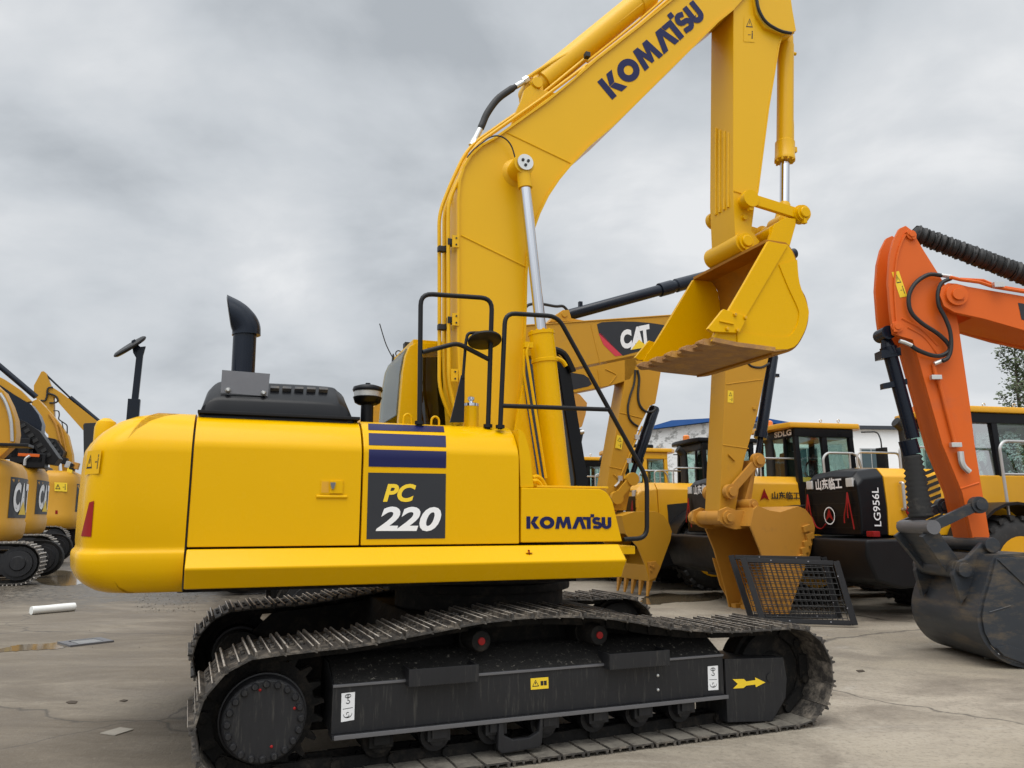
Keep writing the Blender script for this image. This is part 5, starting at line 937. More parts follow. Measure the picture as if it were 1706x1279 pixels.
def loader(label, X0, Y0, kind, sc_=1.0, deg=13.):
    fr = Fr(X0, Y0, deg); E = thing('wheel_loader', label, 'wheel loader', fr, 'wheel loaders in the row behind'); E.scale = (sc_,) * 3
    hwid = .74
    # tail weight and chassis
    mb = MB(); pr = [(-.28, 1.25), (-.3, 1.0), (-.15, .62), (.3, .5), (1.0, .55), (1.0, 1.27)]; mb.prism(pr, -1.22, 1.22); mb.build('counterweight', BLKM, E, bev=.05, seg=3)
    mb = MB(); mb.box(.3, 5.4, -.55, .55, .45, 1.25); mb.box(1.9, 3.3, -.95, .95, .95, 1.35); mb.build('chassis', BLKM, E, bev=.03)
    wx = 2.45 if kind == 'A' else 1.55
    for x, y in ((wx, -1), (wx, 1), (4.75, -1), (4.75, 1)): wheel(E, x, y * 1.05, .8, .58, y)
    for y in (-1, 1):
        mb = MB(); ar = [(wx + .95 * math.cos(g), .85 + .95 * math.sin(g)) for g in [math.radians(20 + 14 * i) for i in range(11)]]; mb.strip(ar, min(y * .78, y * 1.36), max(y * .78, y * 1.36), .04); mb.build('fender', BLKM, E)
        mb = MB(); ar = [(4.75 + .98 * math.cos(g), .9 + .98 * math.sin(g)) for g in [math.radians(40 + 14 * i) for i in range(9)]]; mb.strip(ar, min(y * .78, y * 1.38), max(y * .78, y * 1.38), .04); mb.build('fender', LYEL if kind != 'A' else BLKM, E)
    # hood: black grille wraps the tail, yellow sides
    zb, zt, xk = 1.3, 2.42, .5
    black = kind in 'AB'
    def hood(x0, x1, sh=0): return [[(x, y, z) for y, z in ((-hwid, zb), (-hwid - .02, 1.75), (-hwid + .02, zt - .16 - d), (-hwid + .16, zt - .02 - d), (0, zt + .02 - d), (hwid - .16, zt - .02 - d), (hwid - .02, zt - .16 - d), (hwid + .02, 1.75), (hwid, zb))] for x, d in ((x0, sh), (x0 + .12, sh * .3), (x1, 0))]
    mb = MB(); mb.loft(hood(0, xk, .16)); G = mb.build('rear_grille', BLK if black else LYEL, E, bev=.03, seg=3)
    mb = MB(); mb.loft(hood(xk + .006, 2.1)); H = mb.build('hood', LYEL, E, bev=.025)
    if not black:
        mb = MB(); mb.box(-.012, .01, -.62, .62, 1.4, 2.1); mb.build('grille_panel', BLK, G, bev=.01)
    mb = MB()
    for k in range(5): mb.box(-.006 - (0 if black else .01), .01, -.68, .68, 1.42 + k * .2, 1.425 + k * .2)
    mb.build('grille_slat', INK, G)
    # lights, ribbons, emblem, lettering on the tail
    f = lambda y, z, o=.02: Vector((-o, y, z))
    zt_ = 2.16
    for y in (.55, -.55):
        mb = MB(); mb.box(-.03, .03, y - .085, y + .085, zt_ - .075, zt_ + .075); mb.build('work_light', LAMP, G, bev=.02)
    if black:
        mb = MB(); put_text(mb, '山东临工', f(.36, zt_ - .1), (0, -.72, 0), (0, 0, .2), 0, bold=.03); mb.build('maker_lettering', WHT, G)
    mb = MB(); c = f(.02, 1.62, .03); n = 20
    for r0, r1, m in ((.15, .13, 0),):
        vs = []; 
        for i in range(n): g = 2 * math.pi * i / n; vs += [c + Vector((0, r0 * math.cos(g), r0 * math.sin(g))), c + Vector((0, r1 * math.cos(g), r1 * math.sin(g)))]
        mb.add(vs, [[2 * i, 2 * i + 1, (2 * i + 3) % (2 * n), (2 * i + 2) % (2 * n)] for i in range(n)], 0)
    mb.add([c + Vector((-.002, y, z)) for y, z in ((.11, -.09), (0, -.02), (0, .13))], [(0, 1, 2)], 1); mb.add([c + Vector((-.002, y, z)) for y, z in ((-.11, -.09), (0, -.02), (0, .13))], [(0, 1, 2)], 1)
    mb.build('emblem', [WHT, RED], G)
    for y, sx in ((.6, 1), (-.5, -1)):
        for dx, l in ((0, .42), (.05, .6), (-.04, .5)):
            mb = MB(); p = f(y, 2.0, .035); pts = [p, p + Vector((-.02, -dx - .02, -l * .4)), p + Vector((-.012, -dx * 2.2 + .01, -l * .75)), p + Vector((-.015, -dx * 2.6, -l))]
            pp = crv(pts, 4); mb.loft([[Vector(q) + Vector((0, -.017, 0)), Vector(q) + Vector((-.006, .0, 0)), Vector(q) + Vector((0, .017, 0))] for q in pp]); mb.build('red_ribbon', RED, G)
    if kind == 'A':
        mb = MB(); p = f(.55, 2.0, .035); mb.tube(crv([p + Vector((0, -.04, -.4)), p + Vector((0, -.14, -.56)), p + Vector((0, -.3, -.6)), p + Vector((0, -.42, -.52))], 5), .012, 6); mb.build('red_ribbon', RED, G)
    # right side panel
    ys = -hwid - .024
    if kind == 'A':
        mb = MB(); o = Vector((.36, -hwid - .024, 1.45)); put_text(mb, 'LG956L', o, (0, 0, .62), (-.13, 0, 0), 0, bold=.01); mb.build('model_lettering', WHT, G)
        mb = MB()
        for k in range(8): z = 1.5 + k * .11; mb.add([(x, ys, zz) for x, zz in ((1.25, z), (1.55, z + .1), (1.55, z + .16), (1.25, z + .06))], [(0, 1, 2, 3)])
        mb.build('vent_slot', INK, H)
        mb = MB(); mb.tube([(.78, ys, 2.15), (.78, ys - .06, 2.15), (.78, ys - .06, 1.72), (.78, ys, 1.72)], .025, 8, fil=.05); mb.build('grab_handle', GALV, H)
        mb = MB(); mb.beam((.8, ys - .05, 1.76), (.95, ys - .03, 1.45), .02, .06); mb.build('red_ribbon', RED, H)
        mb = MB(); o = Vector((.75, ys - .003, 1.31)); sticker(mb, o, (.22, 0, 0), (0, 0, .17), (0, -1, 0)); mb.build('warning_sticker', [STK, INK], H)
        mb = MB(); mb.box(.02, .14, -1.0, -.82, 1.285, 1.375); mb.build('tail_lamp', [RED], E, bev=.015)
    if kind == 'B':
        mb = MB(); o = Vector((1.08, ys - .003, 1.95)); put_text(mb, '山东临工', o, (.62, 0, 0), (0, 0, .15), 0, bold=.03)
        for sg in (-1, 1): mb.add([(.92 + .1 * sg, ys - .004, 1.92), (.92, ys - .004, 1.98), (.92, ys - .004, 2.16)], [(0, 1, 2)], 1)
        mb.build('maker_lettering', [INK, RED], H)
        mb = MB(); mb.tube([(.6, ys - .0, 1.42), (.9, ys - .03, 1.62), (1.1, ys - .04, 1.68), (2.05, ys - .04, 1.7)], .035, 8, fil=.1); mb.build('pressed_rib', LYEL, H); mb = MB(); mb.box(1.92, 1.94, ys - .004, ys + .01, 1.35, 2.3); mb.build('panel_joint', INK, H)
    if kind in 'CDE':
        mb = MB(); mb.prism([(.75, 1.35), (1.3, 1.35), (1.25, 1.95), (.72, 1.9)], ys - .004, ys + .01); mb.build('vent_slot', INK, H, bev=.004); mb = MB(); put_text(mb, '930', Vector((1.5, ys - .004, 1.6)), (.3, 0, 0), (0, 0, .12), 0, bold=.02); mb.build('model_lettering', INK, H)
        mb = MB(); [mb.add([(1.6 + a, ys - .004, 2.2), (1.68 + a, ys - .004, 2.2), (1.88 + a, ys - .004, 1.9), (1.8 + a, ys - .004, 1.9)], [(0, 1, 2, 3)]) for a in (0, .14)]; mb.build('stripe_decal', RED, H)
    # cab
    c0, c1, cw, z0, z1 = (2.15 if kind == 'A' else 1.7), (3.7 if kind == 'A' else 3.05), .76, 1.35, 3.42
    CM = LYEL if kind == 'D' else BLK
    mb = MB(); mb.box(c0, c1, -cw, cw, z0, 2.3 if kind != 'D' else 2.4)
    C = mb.build('cab', LYEL if kind in 'DA' else BLK, E, bev=.03)
    mb = MB(); px = [(c0, c0 + .1), (c0 + .62, c0 + .74), (c1 - .1, c1)]
    for a, b in px:
        for y in (-1, 1): mb.xprism([(y * cw, 2.28), (y * (cw - .1), 2.28), (y * (cw - .16), z1 - .05), (y * (cw - .07), z1 - .05)], a, b)
    for y in (-.3,): mb.box(c0 + .01, c0 + .07, y - .04, y + .04, 2.28, z1 - .05)
    mb.box(c0, c1, -cw + .05, cw - .05, z1 - .22, z1 - .04); mb.build('cab_frame', CM, C, bev=.015)
    mb = MB(); mb.zprism([(c0 - .12, -cw), (c0 - .2, -cw * .5), (c0 - .2, cw * .5), (c0 - .12, cw), (c1 + .1, cw + .02), (c1 + .3, cw * .7), (c1 + .3, -cw * .7), (c1 + .1, -cw - .02)], z1 - .04, z1 + .07); mb.build('cab_roof', LYEL if kind != 'C' else BLK, C, bev=.03)
    if kind == 'D': mb = MB(); mb.box(c0 + .1, c1 - .3, -.5, .5, z1 + .07, z1 + .2); mb.build('roof_unit', BLK, C, bev=.05)
    mb = MB()
    for y in (-1, 1): mb.loft([[(x, y * (cw - .04 - (.06 if z > 3 else 0)), z), (x, y * (cw - .05 - (.06 if z > 3 else 0)), z)] for x, z in ((c0 + .1, 2.3), (c0 + .1, z1 - .2))], closed=False, caps=False)
    mb = MB()
    for y in (-1, 1):
        for xa, xb in ((c0 + .1, c0 + .62), (c0 + .74, c1 - .1)): mb.add([(xa, y * (cw - .05), 2.3), (xb, y * (cw - .05), 2.3), (xb, y * (cw - .11), z1 - .22), (xa, y * (cw - .11), z1 - .22)], [(0, 1, 2, 3)])
    mb.add([(c0 + .03, -cw + .1, 2.3), (c0 + .03, cw - .1, 2.3), (c0 + .03, cw - .16, z1 - .22), (c0 + .03, -cw + .16, z1 - .22)], [(0, 1, 2, 3)])
    mb.add([(c1 - .02, -cw + .1, 2.3), (c1 - .02, cw - .1, 2.3), (c1 - .02, cw - .16, z1 - .22), (c1 - .02, -cw + .16, z1 - .22)], [(0, 1, 2, 3)]); mb.build('window', GLS, C)
    mb = MB(); mb.box(c0 + .25, c0 + .4, -.3, .3, 2.2, 2.95); mb.box(c0 + .3, c0 + .9, -.3, .3, 2.05, 2.2); mb.box(c0 + .26, c0 + .36, -.15, .15, 2.95, 3.15); mb.build('operator_seat', SEAT, C, bev=.05)
    mb = MB(); mb.tube([(c1 - .4, 0, 2.2), (c1 - .55, 0, 2.6)], .04, 8); mb.tube([(c1 - .55 + .1 * math.sin(g) * .4, .2 * math.cos(g), 2.62 + .2 * math.sin(g) * .9) for g in [2 * math.pi * i / 16 for i in range(17)]], .018, 6); mb.build('steering_wheel', INK, C)
    mb = MB(); mb.rev((c0 + .15, .45, z1 + .06), (c0 + .15, .45, z1 + .3), [(0, .05), (.03, .09), (.16, .085), (.19, .05)], 16); mb.build('beacon', AMB, C)
    mb = MB()
    for x, y in ((c0 + .9, -.3), (c1 - .1, -.4)): mb.tube([(x, y, z1 + .05), (x, y, z1 + .14)], .012, 6); mb.tube([(x + .03 * math.cos(g), y, z1 + .17 + .03 * math.sin(g)) for g in [.5 * i for i in range(14)]], .01, 5)
    mb.build('roof_eye', GALV, C)
    mb = MB()
    for y in (-1, 1): mb.tube([(c1 + .15, y * cw, z1 - .1), (c1 + .3, y * (cw + .3), z1 - .12), (c1 + .3, y * (cw + .38), z1 - .3), (c1 + .3, y * (cw + .38), z1 - .45)], .016, 6, fil=.08); mb.box(c1 + .26, c1 + .33, y * (cw + .38) - .13, y * (cw + .38) + .13, z1 - .95, z1 - .45)
    mb.build('mirror', INK, C, bev=.01)
    if kind == 'B':
        mb = MB(); put_text(mb, 'SDLG', Vector((c0 - .01, .0, z1 - .18)), (0, -.62, 0), (0, 0, .12), 0, bold=.04); mb.build('maker_lettering', WHT, C)
    # rails beside the cab and over the hood
    mb = MB(); yr = -cw - .32
    mb.tube([(c0 + .4, yr, 1.4), (c0 + .35, yr, 2.75), (c0 + .45, yr, 2.85), (c1 - .3, yr, 2.85), (c1 - .2, yr, 2.75), (c1 + .1, yr, 1.4)], .025, 8, fil=.12); mb.tube([(c0 + .37, yr, 2.3), (c1 - .12, yr, 2.3)], .02, 8); mb.tube([(c0 + .95, yr, 1.4), (c0 + .95, yr, 2.84)], .02, 8); mb.build('hand_rail', GALV, E)
    mb = MB(); mb.box(c0 - .1, c1 + .2, -cw - .4, -cw, 1.28, 1.36); mb.build('side_step', BLKM, E, bev=.01)
    mb = MB(); mb.tube([(1.0, -.55, zt - .02), (1.0, -.55, zt + .35), (1.9, -.55, zt + .35), (1.9, -.55, zt - .02)], .02, 8, fil=.1); mb.build('hood_rail', GALV, E); mb = MB(); mb.tube([(1.0, .55, zt - .02), (1.0, .55, zt + .35), (1.9, .55, zt + .35), (1.9, .55, zt - .02)], .02, 8, fil=.1); mb.build('hood_rail', GALV, E)
    mb = MB(); mb.tube(crv([(1.5, -.1, zt), (1.5, -.1, zt + .6), (1.46, -.1, zt + .75), (1.34, -.1, zt + .84)], 4), .09, 14); mb.build('exhaust_stack', INK, E)
    # front frame, lift arms and bucket
    mb = MB(); mb.prism([(3.9, 1.2), (4.0, 1.9), (4.5, 2.1), (5.1, 1.7), (5.4, 1.0), (5.2, .6), (4.1, .6)], -.45, .45); mb.build('front_frame', LYEL, E, bev=.03)
    for y in (-.5, .42): mb = MB(); mb.prism([(4.2, 1.75), (4.25, 2.05), (5.2, 1.75), (6.4, .75), (6.6, .4), (6.3, .35), (5.1, 1.35)], y, y + .09); mb.build('lift_arm', LYEL, E, bev=.01)
    mb = MB(); sh = [(6.3, 1.2), (6.35, .5), (6.5, .12), (6.8, .02), (7.6, .02)]; mb.strip(sh, -1.45, 1.45, .04, 0)
    for y in (-1.45, 1.4): mb.prism([(6.3, 1.2), (6.35, .5), (6.5, .12), (6.8, .02), (7.6, .02), (6.9, 1.0)], y, y + .05)
    mb.build('loader_bucket', LYEL, E)
    return fr, E
loader('wheel loader with LG956L on its black tail, nearest loader, cab behind the orange arm', 5.45, 13.3, 'A')
loader('wheel loader with yellow side panel lettered in Chinese, cab just left of the LG956L tail', 3.86, 15.7, 'B')
loader('black cab wheel loader between the two hanging ochre excavator arms', 2.72, 18.6, 'C')
loader('wheel loader with boxy yellow cab behind the black hand rail', 1.15, 21.2, 'D')
loader('farthest wheel loader, yellow hood peeking right of the black cab post', -.1, 24.2, 'E')
# ================================================================ mesh guards
def guard(label, TL, TR, BR, BL):
    TL, TR, BR, BL = map(Vector, (TL, TR, BR, BL)); c = (BL + BR) / 2
    E = thing('mesh_guard', label, 'window guard', None, 'black mesh guards', loc=c); TL, TR, BR, BL = TL - c, TR - c, BR - c, BL - c
    n = (BR - BL).cross(TL - BL).normalized(); n = n if n.y < 0 else -n
    at = lambda a, b: (BL * (1 - a) + BR * a) * (1 - b) + (TL * (1 - a) + TR * a) * b
    for (a, b), (c_, d) in (((0, .0), (0, 1)), ((1, 0), (1, 1))): mb = MB(); mb.beam(at(a, b), at(c_, d), .09, .035, up=(BR - BL).normalized()); mb.build('frame_bar', BLKM, E, bev=.005)
    for (a, b), (c_, d) in (((.036, .03), (.964, .03)), ((.036, .97), (.964, .97))): mb = MB(); mb.beam(at(a, b), at(c_, d), .07, .033, up=(TL - BL).normalized()); mb.build('frame_bar', BLKM, E, bev=.005)
    mb = MB()
    for k in range(1, 18): mb.tube([at(k / 18, .05), at(k / 18, .95)], .006, 5)
    for k in range(1, 11): mb.tube([at(.05, k / 11) + n * .009, at(.95, k / 11) + n * .009], .006, 5)
    mb.build('wire_mesh', INK, E)
    mb = MB()
    for a, b in ((.3, .975), (.7, .975), (.97, .25), (.97, .75), (.3, .03), (.75, .03)): p = at(a, b) + n * .018; mb.cyl(p, p + n * .008, .011, 8)
    mb.build('bolt', SHLD, E); return E
def pt(u, v, Y): d = ray(u, v); t = Y / d.y; return d * t + Vector((0, 0, CAMH))
b1_, b2_ = ground(1272, 1041), ground(1424.5, 1046)
guard('front black mesh guard leaning with its right foot on the concrete', pt(1238, 930, 12.35), pt(1393, 935, 12.0), b2_ + Vector((0, 0, .04)), b1_ + Vector((0, 0, .04)))
b3_, b4_ = ground(1256, 1036), ground(1404, 1036)
guard('rear black mesh guard, further left, half covered by the other guard', pt(1218, 925, 12.75), pt(1372, 928, 12.5), b4_ + Vector((0, .12, .04)), b3_ + Vector((0, .12, .04)))
# ================================================================ buildings and tree
def wallmat(name, col, **k): return mat(name, col, .8, **k)
GRW = wallmat('weathered_block_wall', (.74, .74, .73), var=.2, vs=1.2, spec=.1, dirt=(.33, .33, .32), dv=(.5, .58), ds=1.5, stretch=(1, 1, 1.7)); WHW = wallmat('white_panel_wall', (.85, .86, .86), var=.06, vs=.3); RFB = mat('blue_sheet_roof', (.010, .045, .145), .8, spec=.05, var=.12, vs=.6); ROOFD = mat('dark_roof_edge', (.03, .035, .045), .6)
o = Vector((ray(1076, 866).x / ray(1076, 866).y * 45, 45, 0)); fb = Fr(o.x, o.y, -54)
E = thing('warehouse', 'grey block warehouse with blue sheet roof behind the loaders', 'building', fb)
ez = 6.75; mb = MB(); mb.box(0, 6.6, 0, 9, 0, ez); mb.build('wall', GRW, E)
mb = MB(); v = [(-.3, -.35, ez - .05), (6.8, -.35, ez - .05), (6.8, 9.3, ez - .05), (-.3, 9.3, ez - .05), (.6, 1.8, ez + .66), (6.4, 1.8, ez + .3)]; mb.add(v, [(0, 1, 5, 4), (1, 2, 5), (2, 3, 4, 5), (3, 0, 4), (3, 2, 1, 0)]); mb.build('roof', RFB, E)
mb = MB(); [mb.box(1.2 + 2.6 * k, 2.1 + 2.6 * k, -.03, .02, 3.0, 4.2) for k in range(2)]; mb.build('window', GLS, E)
o = pt(1256, 866, 38); fb = Fr(o.x, o.y, 6); E = thing('office_building', 'long white flat roofed building at the right behind the loaders', 'building', fb)
mb = MB(); mb.box(0, 22, 0, 10, 0, 6.05); mb.build('wall', WHW, E); mb = MB(); mb.box(-.2, 22.2, -.25, 10.2, 6.05, 6.22); mb.build('roof', ROOFD, E)
for k in range(6):
    mb = MB(); x = 2.4 + k * 3.38; mb.box(x - .06, x + 1.06, -.06, .02, 3.5, 5.1); wf = mb.build('window_frame', GALV, E); mb = MB(); mb.box(x, x + .47, -.08, -.06, 3.56, 5.04); mb.box(x + .53, x + 1, -.08, -.06, 3.56, 5.04); mb.build('pane', mat('dark_pane', (.05, .08, .09), .08) if k == 0 else bpy.data.materials['dark_pane'], wf)
# young poplar at the right edge
LEAF = mat('leaf_green', (.062, .085, .032), .6, var=.45, vs=6); BARK = mat('bark_grey', (.12, .10, .08), .85, var=.3, vs=12)
ty = 30.; p = pt(1722, 866, ty); base = Vector((p.x, ty, 0)); TR = thing('poplar_tree', 'slender young poplar with sparse leaves at the right edge', 'tree', None, loc=base)
hT = 8.7; mb = MB(); mb.tube(crv([(0, 0, 0), (.1, .05, 3), (-.05, 0, 6), (.05, 0, hT)], 6), lambda t: .14 * (1 - t) + .012, 10); lv = MB(); rt = random.Random(5)
for k in range(34):
    z = 2.2 + (hT - 2.4) * (k / 33) ** .9; g = rt.uniform(0, 6.28); l = (1.9 - 1.5 * (k / 33)) * rt.uniform(.6, 1.1); d = Vector((math.cos(g) * .8, math.sin(g) * .8, .75)); a = Vector((0, 0, z)); b = a + d * l * .5 + Vector((0, 0, .02)); c = a + d * l + Vector((0, 0, .25 * l)); mb.tube(crv([a, b, c], 4), lambda t: .03 * (1 - t) + .006, 5)
    for q in range(int(60 + 50 * l)):
        t = rt.uniform(.3, 1.05); t = round(t * 5) / 5 + rt.gauss(0, .03); p = a.lerp(c, t) + Vector((rt.gauss(0, .13), rt.gauss(0, .13), rt.gauss(0, .12))); u_ = Vector((rt.gauss(0, 1), rt.gauss(0, 1), rt.gauss(0, .6))).normalized(); w_ = u_.orthogonal().normalized(); s = rt.uniform(.05, .095)
        lv.add([p - u_ * s, p + w_ * s * .7, p + u_ * s, p - w_ * s * .7], [(0, 1, 2, 3)])
mb.build('trunk', BARK, TR); lv.build('crown', LEAF, TR)
# ================================================================ ground
GM = bpy.data.materials.new('concrete_yard'); GM.use_nodes = True; nt = GM.node_tree; L = nt.links.new; B = nt.nodes['Principled BSDF']
tc = N(nt, 'ShaderNodeTexCoord')
def nz(sc_, det=8., st=(1, 1, 1), rough=.6, rot=0., dist=0.):
    mp = N(nt, 'ShaderNodeMapping'); mp.inputs['Scale'].default_value = st; mp.inputs['Rotation'].default_value = (0, 0, rot); L(tc.outputs['Object'], mp.inputs[0])
    n = N(nt, 'ShaderNodeTexNoise', Scale=sc_, Detail=det, Roughness=rough, Distortion=dist); L(mp.outputs[0], n.inputs['Vector']); return n.outputs['Fac']
def rng(x, a, b, c=0., d=1., sm=True):
    m = N(nt, 'ShaderNodeMapRange'); m.interpolation_type = 'SMOOTHSTEP' if sm else 'LINEAR'; L(x, m.inputs[0])
    for i, q in zip((1, 2, 3, 4), (a, b, c, d)): m.inputs[i].default_value = q
    return m.outputs[0]
def mixc(f, a, b):
    m = N(nt, 'ShaderNodeMix', data_type='RGBA'); L(f, m.inputs[0])
    for i, q in ((6, a), (7, b)):
        if isinstance(q, tuple): m.inputs[i].default_value = (*q, 1)
        else: L(q, m.inputs[i])
    return m.outputs[2]
def mul(a, b):
    m = N(nt, 'ShaderNodeMath', operation='MULTIPLY'); L(a, m.inputs[0]); L(b, m.inputs[1]); return m.outputs[0]
big = nz(.16, 4.); mid = nz(.8, 9., (1, 1.5, 1), .68, .5, .5); fine = nz(7., 10., rough=.75); grit = nz(60., 4., rough=.7); streak = nz(.55, 10., (.7, 2.0, 1), .72, -.35, .9)
c = mixc(rng(big, .35, .65), (.265, .226, .165), (.37, .325, .26))
c = mixc(rng(mid, .38, .68), c, (.20, .170, .132)); c = mixc(rng(streak, .55, .75), c, (.42, .395, .35))
c = mixc(mul(rng(fine, .52, .72), rng(mid, .3, .7, .2, .8)), c, (.125, .105, .082))
# wetter and dirtier to the far left, where machines have dragged soil
sep = N(nt, 'ShaderNodeSeparateXYZ'); L(tc.outputs['Object'], sep.inputs[0])
wl = N(nt, 'ShaderNodeMath', operation='MULTIPLY_ADD'); L(mid, wl.inputs[0]); wl.inputs[1].default_value = 6.; L(sep.outputs['X'], wl.inputs[2])
left = rng(wl.outputs[0], -.5, 5., 1., 0.); c = mixc(mul(left, rng(streak, .3, .62, .45, .95)), c, (.105, .084, .06))
yy = N(nt, 'ShaderNodeMath', operation='MULTIPLY_ADD'); L(mid, yy.inputs[0]); yy.inputs[1].default_value = 7.; L(sep.outputs['Y'], yy.inputs[2])
wet = mul(mul(rng(yy.outputs[0], 17., 19.5), left), rng(fine, .35, .6)); c = mixc(wet, c, (.035, .03, .024))
med = nz(24., 8., rough=.75); c = mixc(rng(med, .48, .68, 0., .6), c, (.14, .118, .09)); c = mixc(rng(med, .28, .45, .35, 0.), c, (.42, .385, .32))
c = mixc(rng(grit, .62, .8, 0., .5), c, (.36, .34, .31)); c = mixc(rng(grit, .2, .36, .5, 0.), c, (.09, .08, .07))
vo = N(nt, 'ShaderNodeTexVoronoi', feature='DISTANCE_TO_EDGE', Scale=.22); mpv = N(nt, 'ShaderNodeMapping'); L(tc.outputs['Object'], mpv.inputs[0])
nv = N(nt, 'ShaderNodeTexNoise', Scale=1.2, Detail=6.); L(tc.outputs['Object'], nv.inputs['Vector']); vm = N(nt, 'ShaderNodeVectorMath', operation='MULTIPLY_ADD'); L(nv.outputs['Color'], vm.inputs[0]); vm.inputs[1].default_value = (.9, .9, 0); L(tc.outputs['Object'], vm.inputs[2]); L(vm.outputs[0], vo.inputs['Vector'])
c = mixc(rng(vo.outputs['Distance'], .0, .006, .85, 0., False), c, (.06, .052, .043))
L(c, B.inputs['Base Color'])
r = N(nt, 'ShaderNodeMath', operation='SUBTRACT'); L(rng(mid, .3, .75, .85, .55), r.inputs[0]); L(mul(wet, rng(fine, .2, .6, .2, .4)), r.inputs[1]); L(r.outputs[0], B.inputs['Roughness'])
hb = N(nt, 'ShaderNodeMath', operation='ADD'); L(fine, hb.inputs[0]); L(mul(grit, rng(mid, .3, .7, .2, .6)), hb.inputs[1])
bp = N(nt, 'ShaderNodeBump', Strength=.5, Distance=.025); L(hb.outputs[0], bp.inputs['Height']); L(bp.outputs[0], B.inputs['Normal'])
mb = MB(); mb.add([(-300, -60, 0), (300, -60, 0), (300, 500, 0), (-300, 500, 0)], [(0, 1, 2, 3)]); tag(mb.build('ground', GM), kind='structure')
WAT = mat('puddle_water', (.13, .10, .062), .08, var=.2, rv=.02, spec=.6)
def blob(cs, name, z=.004, m=WAT, seed=1, kind='structure'):
    r2 = random.Random(seed); V = crv([ground(u, v, z) for u, v in cs], 6, True); mb = MB(); mb.add([(x + r2.uniform(-.03, .03), y + r2.uniform(-.03, .03), z) for x, y, _ in V], [list(range(len(V)))]); o = mb.build(name, m); tag(o, kind=kind); return o
blob([(-60, 1079), (0, 1080), (30, 1074), (70, 1072), (102, 1070), (112, 1074), (100, 1080), (50, 1083), (0, 1086), (-60, 1090)], 'puddle')
blob([(1072, 995), (1100, 988), (1150, 990), (1190, 986), (1205, 990), (1195, 998), (1160, 1002), (1120, 1003), (1095, 1007), (1070, 1005)], 'puddle', seed=2)
blob([(1130, 965), (1170, 962), (1205, 966), (1200, 970), (1150, 971)], 'puddle', seed=3)
blob([(60, 958), (95, 950), (130, 954), (150, 965), (120, 975), (70, 972)], 'puddle', seed=4)
# drain grate at the end of the left puddle
gc = ground(148, 1072, 0); DG = thing('drain_grate', 'grey slotted drain grate beside the left puddle', 'drain', None, loc=gc)
ga, gb = ground(106, 1075) - gc, ground(178, 1067) - gc; dx = (gb - ga).normalized(); dy = Vector((-dx.y, dx.x, 0)); ln = (gb - ga).length
mb = MB()
for s in (-1, 1): mb.obox((ga + gb) / 2 + dy * .19 * s + Vector((0, 0, .012)), dx * ln / 2, dy * .03, (0, 0, .012)); mb.obox((ga + gb) / 2 + dx * (ln / 2 - .05) * s + Vector((0, 0, .0125)), dx * .05, dy * .16, (0, 0, .0115))
mb.build('frame', SHLD, DG)
for k in range(12): mb = MB(); mb.obox(ga + dx * ln * (.28 + .05 * k) + Vector((0, 0, .011)), dx * ln * .013, dy * .158, (0, 0, .009)); mb.build('slat', GALV, DG)
mb = MB(); mb.obox((ga + gb) / 2 + Vector((0, 0, .003)), dx * (ln / 2 - .1), dy * .16, (0, 0, .002)); mb.build('pit', INK, DG)
# rolled white tube, board, scraps
a, b = ground(52, 1017, .07), ground(124, 1010.5, .07); PL = mat('white_plastic_film', (.72, .72, .69), .35, var=.06, vs=5)
mb = MB(); l = (b - a).length; d = (b - a).normalized(); dn = Vector((-d.y, d.x, 0))
mb.rev(a, b, [(0, .052), (.001, .068), (l * .3, .066), (l * .7, .07), (l - .001, .069), (l, .055)], 18); o = mb.build('plastic_roll', PL); tag(o, 'rolled white plastic tube lying on the concrete at the left', 'roll'); 
mb = MB(); s_ = [ground(*p, .006) for p in ((48, 1021), (110, 1018.5), (122, 1015), (60, 1017))]; mb.add(s_ + [p + Vector((0, 0, .008)) for p in s_], [(0, 1, 2, 3), (4, 5, 6, 7), (0, 1, 5, 4), (1, 2, 6, 5), (2, 3, 7, 6), (3, 0, 4, 7)]); tag(mb.build('plastic_strip', PL), 'flat white strip lying in front of the white plastic roll', 'strip')
def slab(pts, name, label, cat, m, h=.006):
    s_ = [ground(*p, .002) for p in pts]; n = len(s_); mb = MB(); mb.add(s_ + [p + Vector((0, 0, h)) for p in s_], [list(range(n)), list(range(2 * n - 1, n - 1, -1))] + [[i, (i + 1) % n, n + (i + 1) % n, n + i] for i in range(n)]); return tag(mb.build(name, m), label, cat)
slab([(167, 1222), (200, 1212.5), (223, 1215.5), (192, 1225.5)], 'board_scrap', 'pale flat board scrap on the concrete left of the tracks', 'scrap', mat('pale_board', (.34, .31, .26), .8, var=.15, vs=9))
DL = mat('dead_leaf', (.05, .035, .022), .8)
slab([(110, 1170), (118, 1167.5), (129, 1168.5), (126, 1172), (114, 1172)], 'dry_leaf', 'dark dry leaf lying left of the pale board scrap', 'leaf', DL, .005)
slab([(199, 1168), (206, 1165.5), (213, 1167), (207, 1169)], 'dry_leaf', 'small dark dry leaf above the pale board scrap', 'leaf', DL, .005)
slab([(1426, 1117), (1437, 1116), (1441, 1118.5), (1431, 1120)], 'dry_leaf', 'dark scrap on the bare concrete below the mesh guards', 'leaf', DL, .005)
p = ground(1640, 1099, 0); mb = MB(); mb.rev(p + Vector((0, 0, .05)), p + Vector((.14, -.05, .05)), [(0, .02), (.005, .045), (.11, .045), (.13, .03), (.15, .03)], 14); tag(mb.build('metal_can', GALV), 'small grey metal can under the dark bucket', 'can')
